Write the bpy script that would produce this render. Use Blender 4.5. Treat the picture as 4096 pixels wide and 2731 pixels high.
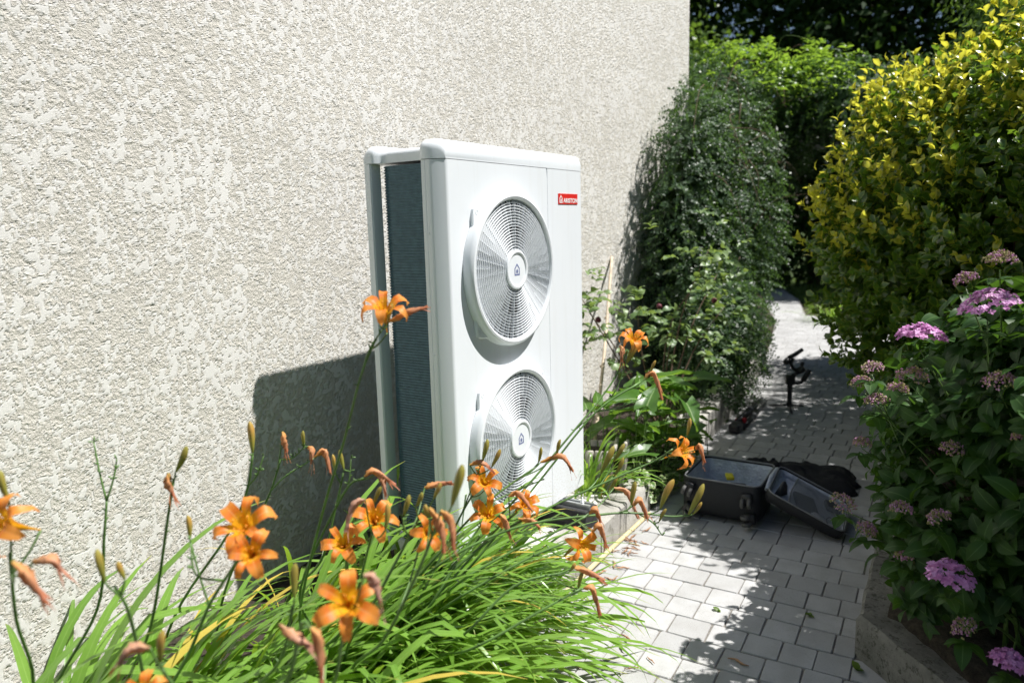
import bpy, bmesh, math, random
import numpy as np
from mathutils import Vector, Matrix

for o in list(bpy.data.objects):
    bpy.data.objects.remove(o)
SC = bpy.context.scene
COL = SC.collection
rng = np.random.default_rng(7)
random.seed(7)

# ---------------------------------------------------------------- camera
CAMP = np.array([-1.944, -1.527, 1.494])
FW = np.array([0.828, 0.538, -0.159]); FW /= np.linalg.norm(FW)
RT = np.array([0.541, -0.841, -0.026]); RT -= FW * RT.dot(FW); RT /= np.linalg.norm(RT)
UP = np.cross(RT, FW)
cam_d = bpy.data.cameras.new("camera")
cam_d.sensor_width = 36.0
cam_d.lens = 25.6
cam_d.clip_start = 0.05
cam_d.clip_end = 400
cam_d.dof.use_dof = True
cam_d.dof.focus_distance = 2.45
cam_d.dof.aperture_fstop = 2.5
cam = bpy.data.objects.new("camera", cam_d)
M = Matrix.Identity(4)
for i in range(3):
    M[i][0], M[i][1], M[i][2], M[i][3] = RT[i], UP[i], -FW[i], CAMP[i]
cam.matrix_world = M
COL.objects.link(cam)
SC.camera = cam

# ---------------------------------------------------------------- light
SUN_TRAVEL = Vector((-0.55, 1.0, -2.0)).normalized()
world = bpy.data.worlds.new("World")
SC.world = world
world.use_nodes = True
wn = world.node_tree.nodes
sky = wn.new("ShaderNodeTexSky")
sky.sky_type = 'NISHITA'
sky.sun_disc = False
sky.sun_elevation = math.asin(-SUN_TRAVEL.z)
sky.sun_rotation = math.atan2(-SUN_TRAVEL.x, -SUN_TRAVEL.y)
bg = wn["Background"]
bg.inputs[1].default_value = 0.05
world.node_tree.links.new(sky.outputs[0], bg.inputs[0])
sun_d = bpy.data.lights.new("sun", 'SUN')
sun_d.energy = 5.0
sun_d.angle = math.radians(0.53)
sun_d.color = (1.0, 0.975, 0.935)
sun = bpy.data.objects.new("sun", sun_d)
sun.rotation_euler = SUN_TRAVEL.to_track_quat('-Z', 'Y').to_euler()
sun.location = (3, -6, 8)
COL.objects.link(sun)
SC.view_settings.view_transform = 'Standard'
SC.view_settings.look = 'None'
SC.view_settings.gamma = 1.0
SC.view_settings.exposure = 0.66
SC.cycles.use_denoising = True
SC.cycles.max_bounces = 8
SC.cycles.transparent_max_bounces = 8

# ---------------------------------------------------------------- helpers
def link(name, me, mat=None, parent=None, smooth=False, loc=None):
    o = bpy.data.objects.new(name, me)
    COL.objects.link(o)
    if mat is not None and len(me.materials) == 0:
        me.materials.append(mat)
    if smooth and len(me.polygons):
        me.polygons.foreach_set("use_smooth", np.ones(len(me.polygons), dtype=bool))
    if parent is not None:
        o.parent = parent
    if loc is not None:
        o.location = loc
    return o

def tag(o, label=None, cat=None, group=None, kind=None):
    if label: o["label"] = label
    if cat: o["category"] = cat
    if group: o["group"] = group
    if kind: o["kind"] = kind
    return o

def thing(name, label, cat, loc=(0, 0, 0), group=None, rotz=0.0):
    o = bpy.data.objects.new(name, None)
    COL.objects.link(o)
    o.location = loc
    o.rotation_euler = (0, 0, rotz)
    o.empty_display_size = 0.05
    return tag(o, label, cat, group)

def npmesh(name, V, F, attr=None):
    """V (n,3); F list of quads/tris arrays, or (m,4)/(m,3) array"""
    me = bpy.data.meshes.new(name)
    V = np.asarray(V, dtype=np.float32)
    F = np.asarray(F, dtype=np.int32)
    k = F.shape[1]
    me.vertices.add(len(V))
    me.vertices.foreach_set("co", V.ravel())
    me.loops.add(F.size)
    me.loops.foreach_set("vertex_index", F.ravel())
    me.polygons.add(len(F))
    me.polygons.foreach_set("loop_start", np.arange(0, F.size, k, dtype=np.int32))
    me.polygons.foreach_set("loop_total", np.full(len(F), k, dtype=np.int32))
    me.update(calc_edges=True)
    me.validate()
    if attr is not None:
        a = me.color_attributes.new("lf", 'FLOAT_COLOR', 'POINT')
        c = np.ones((len(V), 4), dtype=np.float32)
        c[:, :3] = attr
        a.data.foreach_set("color", c.ravel())
    return me

class MB:
    """collects shapes of ONE part"""
    def __init__(s):
        s.v = []; s.f = []; s.a = []
    def add(s, V, F, A=None):
        n = len(s.v)
        s.v.extend([tuple(map(float, p)) for p in V])
        s.f.extend([tuple(int(i) + n for i in f) for f in F])
        s.a.extend(A if A is not None else [(0, 0, 0)] * len(V))
        return s
    def box(s, lo, hi):
        x0, y0, z0 = lo; x1, y1, z1 = hi
        V = [(x0,y0,z0),(x1,y0,z0),(x1,y1,z0),(x0,y1,z0),(x0,y0,z1),(x1,y0,z1),(x1,y1,z1),(x0,y1,z1)]
        return s.add(V, [(0,3,2,1),(4,5,6,7),(0,1,5,4),(1,2,6,5),(2,3,7,6),(3,0,4,7)])
    def prism(s, poly, lo, hi, axis=2):
        """extrude 2D polygon (ccw) along axis"""
        n = len(poly); V = []
        for t in (lo, hi):
            for a, b in poly:
                V.append((a, b, t) if axis == 2 else ((a, t, b) if axis == 1 else (t, a, b)))
        F = [tuple(range(n))[::-1], tuple(range(n, 2*n))]
        F += [(i, (i+1) % n, (i+1) % n + n, i + n) for i in range(n)]
        return s.add(V, F)
    def tube(s, pts, rad, n=6, cap=True, A=None):
        P = [Vector(p) for p in pts]
        if not hasattr(rad, '__len__'): rad = [rad] * len(P)
        up = Vector((0.31, 0.17, 0.93))
        V = []; AA = []
        T0 = None
        for i, p in enumerate(P):
            t = (P[min(i+1, len(P)-1)] - P[max(i-1, 0)])
            if t.length < 1e-9: t = Vector((0, 0, 1))
            t.normalize()
            if T0 is None:
                u = up - t * up.dot(t)
                if u.length < 1e-3: u = Vector((1, 0, 0)) - t * t.x
                u.normalize()
            else:
                u = u - t * u.dot(t)
                if u.length < 1e-6: u = t.orthogonal()
                u.normalize()
            T0 = t
            w = t.cross(u)
            for k in range(n):
                a = 2 * math.pi * k / n
                V.append(p + (u * math.cos(a) + w * math.sin(a)) * rad[i])
                AA.append((0, i / max(1, len(P) - 1), 0) if A is None else A)
        F = []
        for i in range(len(P) - 1):
            for k in range(n):
                a = i*n + k; b = i*n + (k+1) % n
                F.append((a, b, b + n, a + n))
        if cap:
            F.append(tuple(range(n))[::-1]); F.append(tuple(range((len(P)-1)*n, len(P)*n)))
        return s.add(V, F, AA)
    def lathe(s, prof, c=(0, 0, 0), axis='z', n=24, close=False):
        """prof list of (r, h)"""
        V = []
        for r, h in prof:
            for k in range(n):
                a = 2*math.pi*k/n
                x, y = r*math.cos(a), r*math.sin(a)
                if axis == 'z': V.append((c[0]+x, c[1]+y, c[2]+h))
                elif axis == 'y': V.append((c[0]+x, c[1]+h, c[2]+y))
                else: V.append((c[0]+h, c[1]+x, c[2]+y))
        F = []
        m = len(prof)
        for i in range(m if close else m-1):
            j = (i+1) % m
            for k in range(n):
                q = (k+1) % n
                F.append((i*n+k, i*n+q, j*n+q, j*n+k))
        return s.add(V, F)
    def mesh(s, name):
        me = bpy.data.meshes.new(name)
        me.from_pydata(s.v, [], s.f)
        if any(a != (0, 0, 0) for a in s.a):
            at = me.color_attributes.new("lf", 'FLOAT_COLOR', 'POINT')
            c = np.ones((len(s.v), 4), dtype=np.float32); c[:, :3] = np.array(s.a)
            at.data.foreach_set("color", c.ravel())
        bm = bmesh.new(); bm.from_mesh(me)
        bmesh.ops.recalc_face_normals(bm, faces=bm.faces)
        bm.to_mesh(me); bm.free()
        return me
    def build(s, name, mat, parent=None, smooth=False, loc=None):
        return link(name, s.mesh(name), mat, parent, smooth, loc)

def rbox_mesh(name, lo, hi, r, seg=3):
    bm = bmesh.new()
    bmesh.ops.create_cube(bm, size=1)
    lo = Vector(lo); hi = Vector(hi)
    for v in bm.verts:
        v.co = Vector([lo[i] if v.co[i] < 0 else hi[i] for i in range(3)])
    if r > 0:
        bmesh.ops.bevel(bm, geom=bm.edges[:], offset=r, segments=seg, profile=0.5, affect='EDGES', clamp_overlap=True)
    me = bpy.data.meshes.new(name)
    bm.to_mesh(me); bm.free()
    return me

def mb_rbox(mb, lo, hi, r, seg=3):
    me = rbox_mesh("t", lo, hi, r, seg)
    mb.add([v.co[:] for v in me.vertices], [p.vertices[:] for p in me.polygons])
    bpy.data.meshes.remove(me)

def shade_auto(o, ang=35):
    me = o.data
    me.polygons.foreach_set("use_smooth", np.ones(len(me.polygons), dtype=bool))
    me.set_sharp_from_angle(angle=math.radians(ang))
    return o

# ---------------------------------------------------------------- noise (numpy)
def _hash(ix, iy, seed):
    h = (ix.astype(np.int64) * 374761393 + iy.astype(np.int64) * 668265263 + seed * 982451653) & 0xFFFFFFFF
    h = ((h ^ (h >> 13)) * 1274126177) & 0xFFFFFFFF
    h = h ^ (h >> 16)
    return (h & 0xFFFFFF) / float(0xFFFFFF)

def vnoise(x, y, seed=0):
    ix = np.floor(x); iy = np.floor(y)
    fx = x - ix; fy = y - iy
    ix = ix.astype(np.int64); iy = iy.astype(np.int64)
    fx = fx*fx*(3-2*fx); fy = fy*fy*(3-2*fy)
    a = _hash(ix, iy, seed); b = _hash(ix+1, iy, seed); c = _hash(ix, iy+1, seed); d = _hash(ix+1, iy+1, seed)
    return (a*(1-fx)+b*fx)*(1-fy) + (c*(1-fx)+d*fx)*fy   # 0..1

# ---------------------------------------------------------------- materials
class NT:
    def __init__(s, name):
        s.m = bpy.data.materials.new(name)
        s.m.use_nodes = True
        s.n = s.m.node_tree.nodes; s.l = s.m.node_tree.links
        s.b = s.n["Principled BSDF"]; s.out = s.n["Material Output"]
    def new(s, t, **kw):
        n = s.n.new(t)
        for k, v in kw.items(): setattr(n, k, v)
        return n
    def noise(s, scale, detail=4, rough=0.55, vec=None):
        n = s.new("ShaderNodeTexNoise"); n.inputs["Scale"].default_value = scale
        n.inputs["Detail"].default_value = detail; n.inputs["Roughness"].default_value = rough
        s.l.new(vec if vec is not None else s.coord("Object"), n.inputs["Vector"])
        return n.outputs["Fac"]
    def coord(s, w="Object"):
        return s.new("ShaderNodeTexCoord").outputs[w]
    def pos(s):
        return s.new("ShaderNodeNewGeometry").outputs["Position"]
    def ramp(s, fac, stops):
        n = s.new("ShaderNodeValToRGB")
        e = n.color_ramp.elements
        while len(e) < len(stops): e.new(0.5)
        for i, (p, c) in enumerate(stops):
            e[i].position = p; e[i].color = (c[0], c[1], c[2], 1) if hasattr(c, '__len__') else (c, c, c, 1)
        s.l.new(fac, n.inputs[0]); return n.outputs[0]
    def mix(s, fac, a, b, blend='MIX'):
        n = s.new("ShaderNodeMix", data_type='RGBA', blend_type=blend)
        for sock, v in ((n.inputs[0], fac), (n.inputs[6], a), (n.inputs[7], b)):
            if isinstance(v, bpy.types.NodeSocket): s.l.new(v, sock)
            else: sock.default_value = v if not hasattr(v, '__len__') else (v[0], v[1], v[2], 1)
        return n.outputs[2]
    def math(s, op, a, b=0.0):
        n = s.new("ShaderNodeMath", operation=op)
        for sock, v in ((n.inputs[0], a), (n.inputs[1], b)):
            if isinstance(v, bpy.types.NodeSocket): s.l.new(v, sock)
            else: sock.default_value = v
        return n.outputs[0]
    def base(s, c):
        if isinstance(c, bpy.types.NodeSocket): s.l.new(c, s.b.inputs["Base Color"])
        else: s.b.inputs["Base Color"].default_value = (c[0], c[1], c[2], 1)
        return s
    def set(s, **kw):
        for k, v in kw.items():
            i = s.b.inputs[k.replace("_", " ")]
            if isinstance(v, bpy.types.NodeSocket): s.l.new(v, i)
            else: i.default_value = v
        return s
    def bump(s, h, strength=0.3, dist=0.01):
        n = s.new("ShaderNodeBump"); n.inputs["Strength"].default_value = strength; n.inputs["Distance"].default_value = dist
        s.l.new(h, n.inputs["Height"]); s.l.new(n.outputs[0], s.b.inputs["Normal"]); return s
    def attr(s):
        a = s.new("ShaderNodeAttribute"); a.attribute_name = "lf"
        x = s.new("ShaderNodeSeparateColor"); s.l.new(a.outputs["Color"], x.inputs[0])
        return x.outputs[0], x.outputs[1], x.outputs[2]
    def translucent(s, col, fac):
        t = s.new("ShaderNodeBsdfTranslucent")
        if isinstance(col, bpy.types.NodeSocket): s.l.new(col, t.inputs[0])
        else: t.inputs[0].default_value = (*col, 1)
        mx = s.new("ShaderNodeMixShader"); mx.inputs[0].default_value = fac
        s.l.new(s.b.outputs[0], mx.inputs[1]); s.l.new(t.outputs[0], mx.inputs[2]); s.l.new(mx.outputs[0], s.out.inputs[0])
        return s

def simple(name, c, rough=0.5, var=0.06, scale=30, metal=0.0, bump=0.0, bscale=200, spec=0.5):
    t = NT(name)
    f = t.noise(scale)
    d = [max(0, x*(1-var*2)) for x in c]; l = [min(1, x*(1+var*2)) for x in c]
    t.base(t.ramp(f, [(0.3, d), (0.7, l)]))
    t.set(Roughness=rough, Metallic=metal)
    t.b.inputs["Specular IOR Level"].default_value = spec
    if bump: t.bump(t.noise(bscale, 3), bump, 0.003)
    return t.m

def leaf_mat(name, dark, light, trans, tfac=0.35, rough=0.45, edge=None, edge_lo=0.55, edge_hi=0.75, vein=None, spec=0.5, rnd_edge=None, along=None):
    t = NT(name)
    e, al, r = t.attr()
    c = t.mix(r, dark, light)
    c = t.mix(t.math('MULTIPLY', t.noise(60, 2), 0.35), c, [x*0.55 for x in dark])
    if along is not None:   # tip colour
        c = t.mix(t.ramp(al, [(0.94, 0), (1.0, 1)]), c, along)
    tc = t.mix(r, trans, [min(1, x*1.25) for x in trans])
    if edge is not None:
        f = t.ramp(e, [(edge_lo, 0), (edge_hi, 1)])
        if rnd_edge is not None:
            f = t.math('MAXIMUM', f, t.ramp(r, [(rnd_edge, 0), (min(1, rnd_edge+0.08), 1)]))
        c = t.mix(f, c, edge); tc = t.mix(f, tc, edge)
    if vein is not None:
        f = t.ramp(e, [(0.0, 1), (0.10, 0)])
        c = t.mix(t.math('MULTIPLY', f, 0.8), c, vein)
    t.base(c).set(Roughness=rough)
    t.b.inputs["Specular IOR Level"].default_value = spec
    t.translucent(tc, tfac)
    return t.m

MAT = {}
def make_materials():
    t = NT("stucco")
    P = t.pos()
    big = t.noise(1.3, 3, vec=P)
    pl, _, _ = t.attr()
    fine = t.noise(170, 3, 0.7, vec=P); micro = t.noise(520, 2, 0.6, vec=P)
    c = t.ramp(big, [(0.3, (0.68, 0.665, 0.635)), (0.7, (0.735, 0.72, 0.69))])
    c = t.mix(pl, (0.655, 0.625, 0.565), c)
    streak = t.new("ShaderNodeMapping"); streak.inputs["Scale"].default_value = (9, 9, 0.8); t.l.new(P, streak.inputs[0])
    c = t.mix(t.ramp(t.noise(1.0, 5, 0.6, vec=streak.outputs[0]), [(0.5, 0), (0.8, 0.35)]), c, (0.60, 0.575, 0.52))
    t.base(c).set(Roughness=0.95); t.b.inputs["Specular IOR Level"].default_value = 0.12
    hgt = t.math('ADD', t.math('MULTIPLY', fine, t.math('SUBTRACT', 1.0, pl)), t.math('MULTIPLY', micro, 0.12))
    t.bump(hgt, 1.0, 0.0065)
    MAT["stucco"] = t.m

    t = NT("white_plastic_paint")
    t.base(t.ramp(t.noise(3), [(0.3, (0.74, 0.775, 0.81)), (0.7, (0.77, 0.80, 0.83))])).set(Roughness=0.36)
    sep = t.new("ShaderNodeSeparateXYZ"); t.l.new(t.coord("Object"), sep.inputs[0])
    mp = t.new("ShaderNodeMapping"); mp.inputs["Scale"].default_value = (22, 22, 1.6); t.l.new(t.coord("Object"), mp.inputs[0])
    st = t.ramp(t.noise(1.0, 5, 0.65, vec=mp.outputs[0]), [(0.52, 0), (0.75, 0.16)])
    spl = t.math('MULTIPLY', t.ramp(t.noise(120, 3, 0.7), [(0.52, 0), (0.60, 0.6)]), t.ramp(sep.outputs[2], [(0.0, 1), (0.30, 0)]))
    c0 = t.b.inputs["Base Color"].links[0].from_socket
    t.base(t.mix(t.math('MAXIMUM', st, spl), c0, (0.50, 0.47, 0.41)))
    t.bump(t.noise(900, 2), 0.05, 0.001)
    MAT["white"] = t.m
    MAT["white_grille"] = simple("white_grille_plastic", (0.77, 0.80, 0.83), 0.38, 0.01)
    MAT["grey_trim"] = simple("grey_trim", (0.30, 0.31, 0.33), 0.5)
    t = NT("coil_fins")
    zz = t.new("ShaderNodeSeparateXYZ"); t.l.new(t.coord("Object"), zz.inputs[0])
    c = t.ramp(t.noise(45, 5, 0.7), [(0.3, (0.030, 0.068, 0.088)), (0.7, (0.058, 0.125, 0.155))])
    t.base(c).set(Roughness=0.30, Metallic=0.35)
    MAT["coil"] = t.m
    MAT["dark_well"] = simple("dark_fan_well", (0.018, 0.018, 0.02), 0.7)
    MAT["rotor"] = simple("fan_blade_grey", (0.06, 0.062, 0.066), 0.55)
    MAT["logo_blue"] = simple("emblem_blue", (0.16, 0.19, 0.36), 0.5, 0.02)
    MAT["red"] = simple("badge_red", (0.66, 0.022, 0.018), 0.4, 0.02)
    MAT["badge_white"] = simple("badge_white", (0.85, 0.85, 0.85), 0.45, 0.01)
    MAT["steel"] = simple("zinc_steel", (0.55, 0.57, 0.58), 0.35, 0.08, 40, 0.9)
    MAT["rubber"] = simple("black_rubber", (0.022, 0.023, 0.024), 0.72, 0.2, 80, 0, 0.5, 400)
    MAT["black_plastic"] = simple("black_plastic", (0.016, 0.016, 0.018), 0.42, 0.1)

    t = NT("concrete_kerb")
    P = t.pos()
    a = t.noise(5, 6, 0.65, vec=P); b = t.noise(120, 3, vec=P)
    c = t.ramp(a, [(0.3, (0.30, 0.285, 0.26)), (0.62, (0.46, 0.445, 0.41))])
    c = t.mix(t.ramp(b, [(0.5, 0), (0.8, 0.5)]), c, (0.20, 0.19, 0.175))
    moss = t.ramp(t.noise(14, 5, 0.7, vec=P), [(0.56, 0), (0.66, 0.6)])
    c = t.mix(moss, c, (0.115, 0.115, 0.075))
    t.base(c).set(Roughness=0.92); t.bump(t.noise(75, 6, 0.7, vec=P), 0.6, 0.01)
    MAT["kerb"] = t.m
    t = NT("concrete_slab_pale")
    P = t.pos()
    c = t.ramp(t.noise(7, 6, 0.65, vec=P), [(0.3, (0.52, 0.50, 0.47)), (0.65, (0.66, 0.645, 0.61))])
    c = t.mix(t.ramp(t.noise(45, 5, 0.7, vec=P), [(0.55, 0), (0.68, 0.45)]), c, (0.30, 0.29, 0.27))
    t.base(c).set(Roughness=0.93); t.bump(t.noise(90, 5, 0.7, vec=P), 0.5, 0.008)
    MAT["slab"] = t.m
    t = NT("shade_darkened_kerb_concrete")  # darker kerb concrete: shade on the right side painted into the colour
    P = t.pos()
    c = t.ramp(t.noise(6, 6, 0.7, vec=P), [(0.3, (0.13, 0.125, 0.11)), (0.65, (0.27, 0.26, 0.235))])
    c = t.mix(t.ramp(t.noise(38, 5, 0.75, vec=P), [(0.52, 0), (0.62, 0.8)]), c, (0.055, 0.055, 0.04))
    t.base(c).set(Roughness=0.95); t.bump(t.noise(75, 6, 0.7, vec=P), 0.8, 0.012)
    MAT["kerb_shaded"] = t.m

    t = NT("paver_concrete")
    P = t.pos()
    oi = t.new("ShaderNodeObjectInfo").outputs["Random"]
    _, _, rr = t.attr()
    r = t.math('FRACT', t.math('ADD', oi, rr))
    c = t.mix(r, (0.37, 0.37, 0.37), (0.475, 0.475, 0.475))
    c = t.mix(t.ramp(t.noise(9, 5, 0.6, vec=P), [(0.35, 0.5), (0.6, 0)]), c, (0.31, 0.303, 0.292))
    sp = t.noise(420, 2, 0.6, vec=P)
    c = t.mix(t.ramp(sp, [(0.60, 0), (0.70, 0.5)]), c, (0.58, 0.565, 0.535))
    c = t.mix(t.ramp(t.noise(260, 3, 0.7, vec=P), [(0.58, 0), (0.70, 0.7)]), c, (0.17, 0.165, 0.155))
    t.base(c).set(Roughness=0.9); t.b.inputs["Specular IOR Level"].default_value = 0.3
    t.bump(t.noise(240, 5, 0.7, vec=P), 0.55, 0.004)
    MAT["paver"] = t.m
    t = NT("joint_sand")
    P = t.pos()
    t.base(t.ramp(t.noise(160, 4, 0.7, vec=P), [(0.35, (0.14, 0.13, 0.115)), (0.7, (0.30, 0.28, 0.25))])).set(Roughness=1)
    t.bump(t.noise(300, 4, vec=P), 0.8, 0.006)
    MAT["sand"] = t.m
    t = NT("garden_soil")
    P = t.pos()
    t.base(t.ramp(t.noise(40, 6, 0.7, vec=P), [(0.35, (0.035, 0.026, 0.018)), (0.7, (0.10, 0.078, 0.055))])).set(Roughness=1)
    t.bump(t.noise(60, 6, 0.75, vec=P), 1.0, 0.03)
    MAT["soil"] = t.m
    t = NT("lawn_ground")
    P = t.pos()
    t.base(t.ramp(t.noise(3, 6, 0.7, vec=P), [(0.35, (0.05, 0.085, 0.02)), (0.7, (0.10, 0.15, 0.035))])).set(Roughness=0.95)
    t.bump(t.noise(50, 5, 0.8, vec=P), 1.0, 0.05)
    MAT["lawn"] = t.m

    t = NT("bamboo_cane")
    t.base(t.ramp(t.noise(12, 4), [(0.3, (0.50, 0.42, 0.22)), (0.7, (0.66, 0.58, 0.36))])).set(Roughness=0.5)
    MAT["bamboo"] = t.m
    MAT["dry_cane"] = simple("dry_cane", (0.52, 0.43, 0.32), 0.7, 0.12, 20)
    t = NT("weathered_wood")
    mp = t.new("ShaderNodeMapping"); mp.inputs["Scale"].default_value = (60, 60, 4)
    t.l.new(t.coord("Object"), mp.inputs[0])
    g = t.noise(2, 6, 0.7, vec=mp.outputs[0])
    t.base(t.ramp(g, [(0.3, (0.26, 0.235, 0.20)), (0.7, (0.52, 0.49, 0.44))])).set(Roughness=0.9)
    t.bump(g, 0.6, 0.006)
    MAT["wood"] = t.m
    t = NT("bark")
    P = t.coord("Object")
    mp = t.new("ShaderNodeMapping"); mp.inputs["Scale"].default_value = (20, 20, 3); t.l.new(P, mp.inputs[0])
    g = t.noise(1.5, 6, 0.7, vec=mp.outputs[0])
    t.base(t.ramp(g, [(0.3, (0.05, 0.038, 0.028)), (0.7, (0.16, 0.125, 0.09))])).set(Roughness=0.95)
    t.bump(g, 0.8, 0.02)
    MAT["bark"] = t.m
    MAT["twig"] = simple("twig_brown", (0.13, 0.085, 0.055), 0.8, 0.2, 40)
    MAT["green_stem"] = simple("green_stem", (0.085, 0.15, 0.03), 0.5, 0.2, 25)
    MAT["scape"] = simple("lily_scape_green", (0.095, 0.185, 0.045), 0.42, 0.2, 18)

    # leaves
    MAT["lily_leaf"] = leaf_mat("lily_leaf", (0.090, 0.21, 0.027), (0.215, 0.37, 0.06), (0.42, 0.66, 0.05), 0.29, 0.30, vein=(0.25, 0.40, 0.10), along=(0.36, 0.30, 0.08))
    MAT["lily_leaf_yellow"] = leaf_mat("lily_leaf_yellow", (0.55, 0.42, 0.06), (0.62, 0.50, 0.12), (0.75, 0.55, 0.08), 0.35, 0.5)
    MAT["euonymus"] = leaf_mat("euonymus_leaf", (0.032, 0.085, 0.014), (0.070, 0.15, 0.02), (0.24, 0.42, 0.03), 0.30, 0.26, edge=(0.24, 0.31, 0.035), edge_lo=0.6, edge_hi=1.0, spec=0.6)
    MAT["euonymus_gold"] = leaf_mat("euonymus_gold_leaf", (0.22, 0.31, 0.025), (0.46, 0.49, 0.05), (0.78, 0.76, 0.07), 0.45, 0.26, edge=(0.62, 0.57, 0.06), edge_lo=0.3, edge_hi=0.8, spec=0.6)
    MAT["hydrangea"] = leaf_mat("hydrangea_leaf", (0.018, 0.058, 0.010), (0.045, 0.105, 0.018), (0.13, 0.28, 0.025), 0.22, 0.5, spec=0.3, vein=(0.11, 0.20, 0.06))
    MAT["rose"] = leaf_mat("rose_leaf", (0.065, 0.13, 0.042), (0.18, 0.26, 0.10), (0.30, 0.42, 0.08), 0.28, 0.42, vein=(0.16, 0.24, 0.09))
    MAT["hedge"] = leaf_mat("hedge_leaf", (0.018, 0.050, 0.020), (0.075, 0.125, 0.060), (0.15, 0.28, 0.055), 0.26, 0.45, spec=0.4)
    MAT["vine"] = leaf_mat("vine_leaf", (0.07, 0.15, 0.02), (0.15, 0.26, 0.035), (0.36, 0.56, 0.05), 0.36, 0.4)
    MAT["arum"] = leaf_mat("arum_leaf", (0.05, 0.13, 0.022), (0.11, 0.21, 0.035), (0.30, 0.52, 0.05), 0.32, 0.36, vein=(0.32, 0.42, 0.20))
    MAT["ivy"] = leaf_mat("variegated_leaf", (0.07, 0.15, 0.03), (0.13, 0.22, 0.06), (0.3, 0.5, 0.1), 0.3, 0.4, edge=(0.48, 0.52, 0.30), edge_lo=0.6, edge_hi=0.85)
    MAT["tree"] = leaf_mat("tree_leaf", (0.018, 0.045, 0.012), (0.045, 0.085, 0.018), (0.10, 0.20, 0.02), 0.25, 0.7, spec=0.15)
    MAT["tree_light"] = leaf_mat("pale_tree_leaf", (0.05, 0.10, 0.02), (0.09, 0.16, 0.03), (0.22, 0.36, 0.04), 0.3, 0.5)
    MAT["grass"] = leaf_mat("grass_blade", (0.06, 0.12, 0.02), (0.16, 0.24, 0.04), (0.3, 0.45, 0.05), 0.35, 0.5)

    # flowers
    t = NT("daylily_petal")
    e, al, r = t.attr()
    c = t.ramp(al, [(0.0, (0.80, 0.46, 0.015)), (0.36, (0.88, 0.47, 0.012)), (0.48, (0.72, 0.14, 0.012)), (0.64, (0.87, 0.33, 0.05)), (0.9, (0.90, 0.42, 0.11)), (1.0, (0.75, 0.27, 0.06))])
    rib = t.math('MULTIPLY', t.ramp(e, [(0.0, 1), (0.14, 0)]), t.ramp(al, [(0.25, 0), (0.45, 0.7), (0.9, 0.2)]))
    c = t.mix(rib, c, (0.90, 0.52, 0.22))
    c = t.mix(t.math('MULTIPLY', t.noise(90, 3), 0.22), c, (0.78, 0.24, 0.03))
    vn = t.math('MULTIPLY', t.math('ADD', t.math('SINE', t.math('MULTIPLY', e, 34.0)), 1.0), 0.05)
    c = t.mix(vn, c, (0.60, 0.14, 0.02))
    t.base(c).set(Roughness=0.5)
    t.translucent(t.ramp(al, [(0.0, (0.9, 0.55, 0.02)), (0.4, (0.9, 0.5, 0.02)), (0.55, (0.9, 0.28, 0.02)), (1.0, (0.95, 0.45, 0.10))]), 0.42)
    MAT["lily"] = t.m
    t = NT("daylily_bud")
    e, al, r = t.attr()
    c = t.mix(r, t.ramp(al, [(0.0, (0.17, 0.23, 0.035)), (0.35, (0.36, 0.31, 0.05)), (0.75, (0.55, 0.30, 0.075)), (1.0, (0.42, 0.30, 0.06))]), (0.24, 0.28, 0.05))
    t.base(c).set(Roughness=0.5); t.translucent((0.6, 0.42, 0.08), 0.15)
    MAT["bud"] = t.m
    t = NT("daylily_wilted")
    e, al, r = t.attr()
    c = t.ramp(al, [(0.0, (0.62, 0.38, 0.06)), (0.25, (0.72, 0.35, 0.11)), (0.6, (0.64, 0.31, 0.16)), (0.9, (0.40, 0.12, 0.06)), (1.0, (0.26, 0.08, 0.05))])
    c = t.mix(t.ramp(r, [(0.5, 0), (1, 0.75)]), c, (0.62, 0.46, 0.42))
    c = t.mix(t.math('MULTIPLY', t.noise(120, 4, 0.7), 0.5), c, (0.48, 0.20, 0.10))
    t.base(c).set(Roughness=0.6); t.translucent((0.8, 0.36, 0.14), 0.28)
    MAT["wilted"] = t.m
    MAT["stamen"] = simple("stamen_orange", (0.78, 0.30, 0.03), 0.5)
    t = NT("hydrangea_floret")
    e, al, r = t.attr()
    c = t.mix(r, (0.50, 0.17, 0.42), (0.72, 0.40, 0.68))
    t.base(c).set(Roughness=0.5); t.translucent((0.75, 0.35, 0.7), 0.25)
    MAT["pink"] = t.m
    t = NT("hydrangea_young_floret")
    e, al, r = t.attr()
    c = t.ramp(r, [(0.0, (0.24, 0.27, 0.06)), (0.45, (0.36, 0.30, 0.15)), (0.7, (0.46, 0.19, 0.36)), (1, (0.60, 0.36, 0.54))])
    t.base(c).set(Roughness=0.55); t.translucent((0.5, 0.32, 0.38), 0.2)
    MAT["young_pink"] = t.m
    MAT["rose_red"] = simple("dark_red_rose", (0.10, 0.008, 0.022), 0.6, 0.2, 60)
    MAT["debris"] = simple("dry_petal_brown", (0.34, 0.19, 0.11), 0.8, 0.3, 40)

    # luggage
    MAT["suit_black"] = simple("black_nylon", (0.010, 0.0105, 0.013), 0.6, 0.1, 60, 0, 0.4, 900)
    t = NT("grey_lining")
    P = t.coord("Object")
    t.base(t.ramp(t.noise(9, 4, vec=P), [(0.3, (0.46, 0.50, 0.58)), (0.7, (0.56, 0.60, 0.68))])).set(Roughness=0.6)
    t.bump(t.noise(11, 4, 0.6, vec=P), 1.0, 0.05)
    MAT["lining"] = t.m
    t = NT("mesh_net")
    w1 = t.new("ShaderNodeTexWave", wave_type='BANDS', bands_direction='X'); w1.inputs["Scale"].default_value = 95
    w2 = t.new("ShaderNodeTexWave", wave_type='BANDS', bands_direction='Y'); w2.inputs["Scale"].default_value = 95
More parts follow.
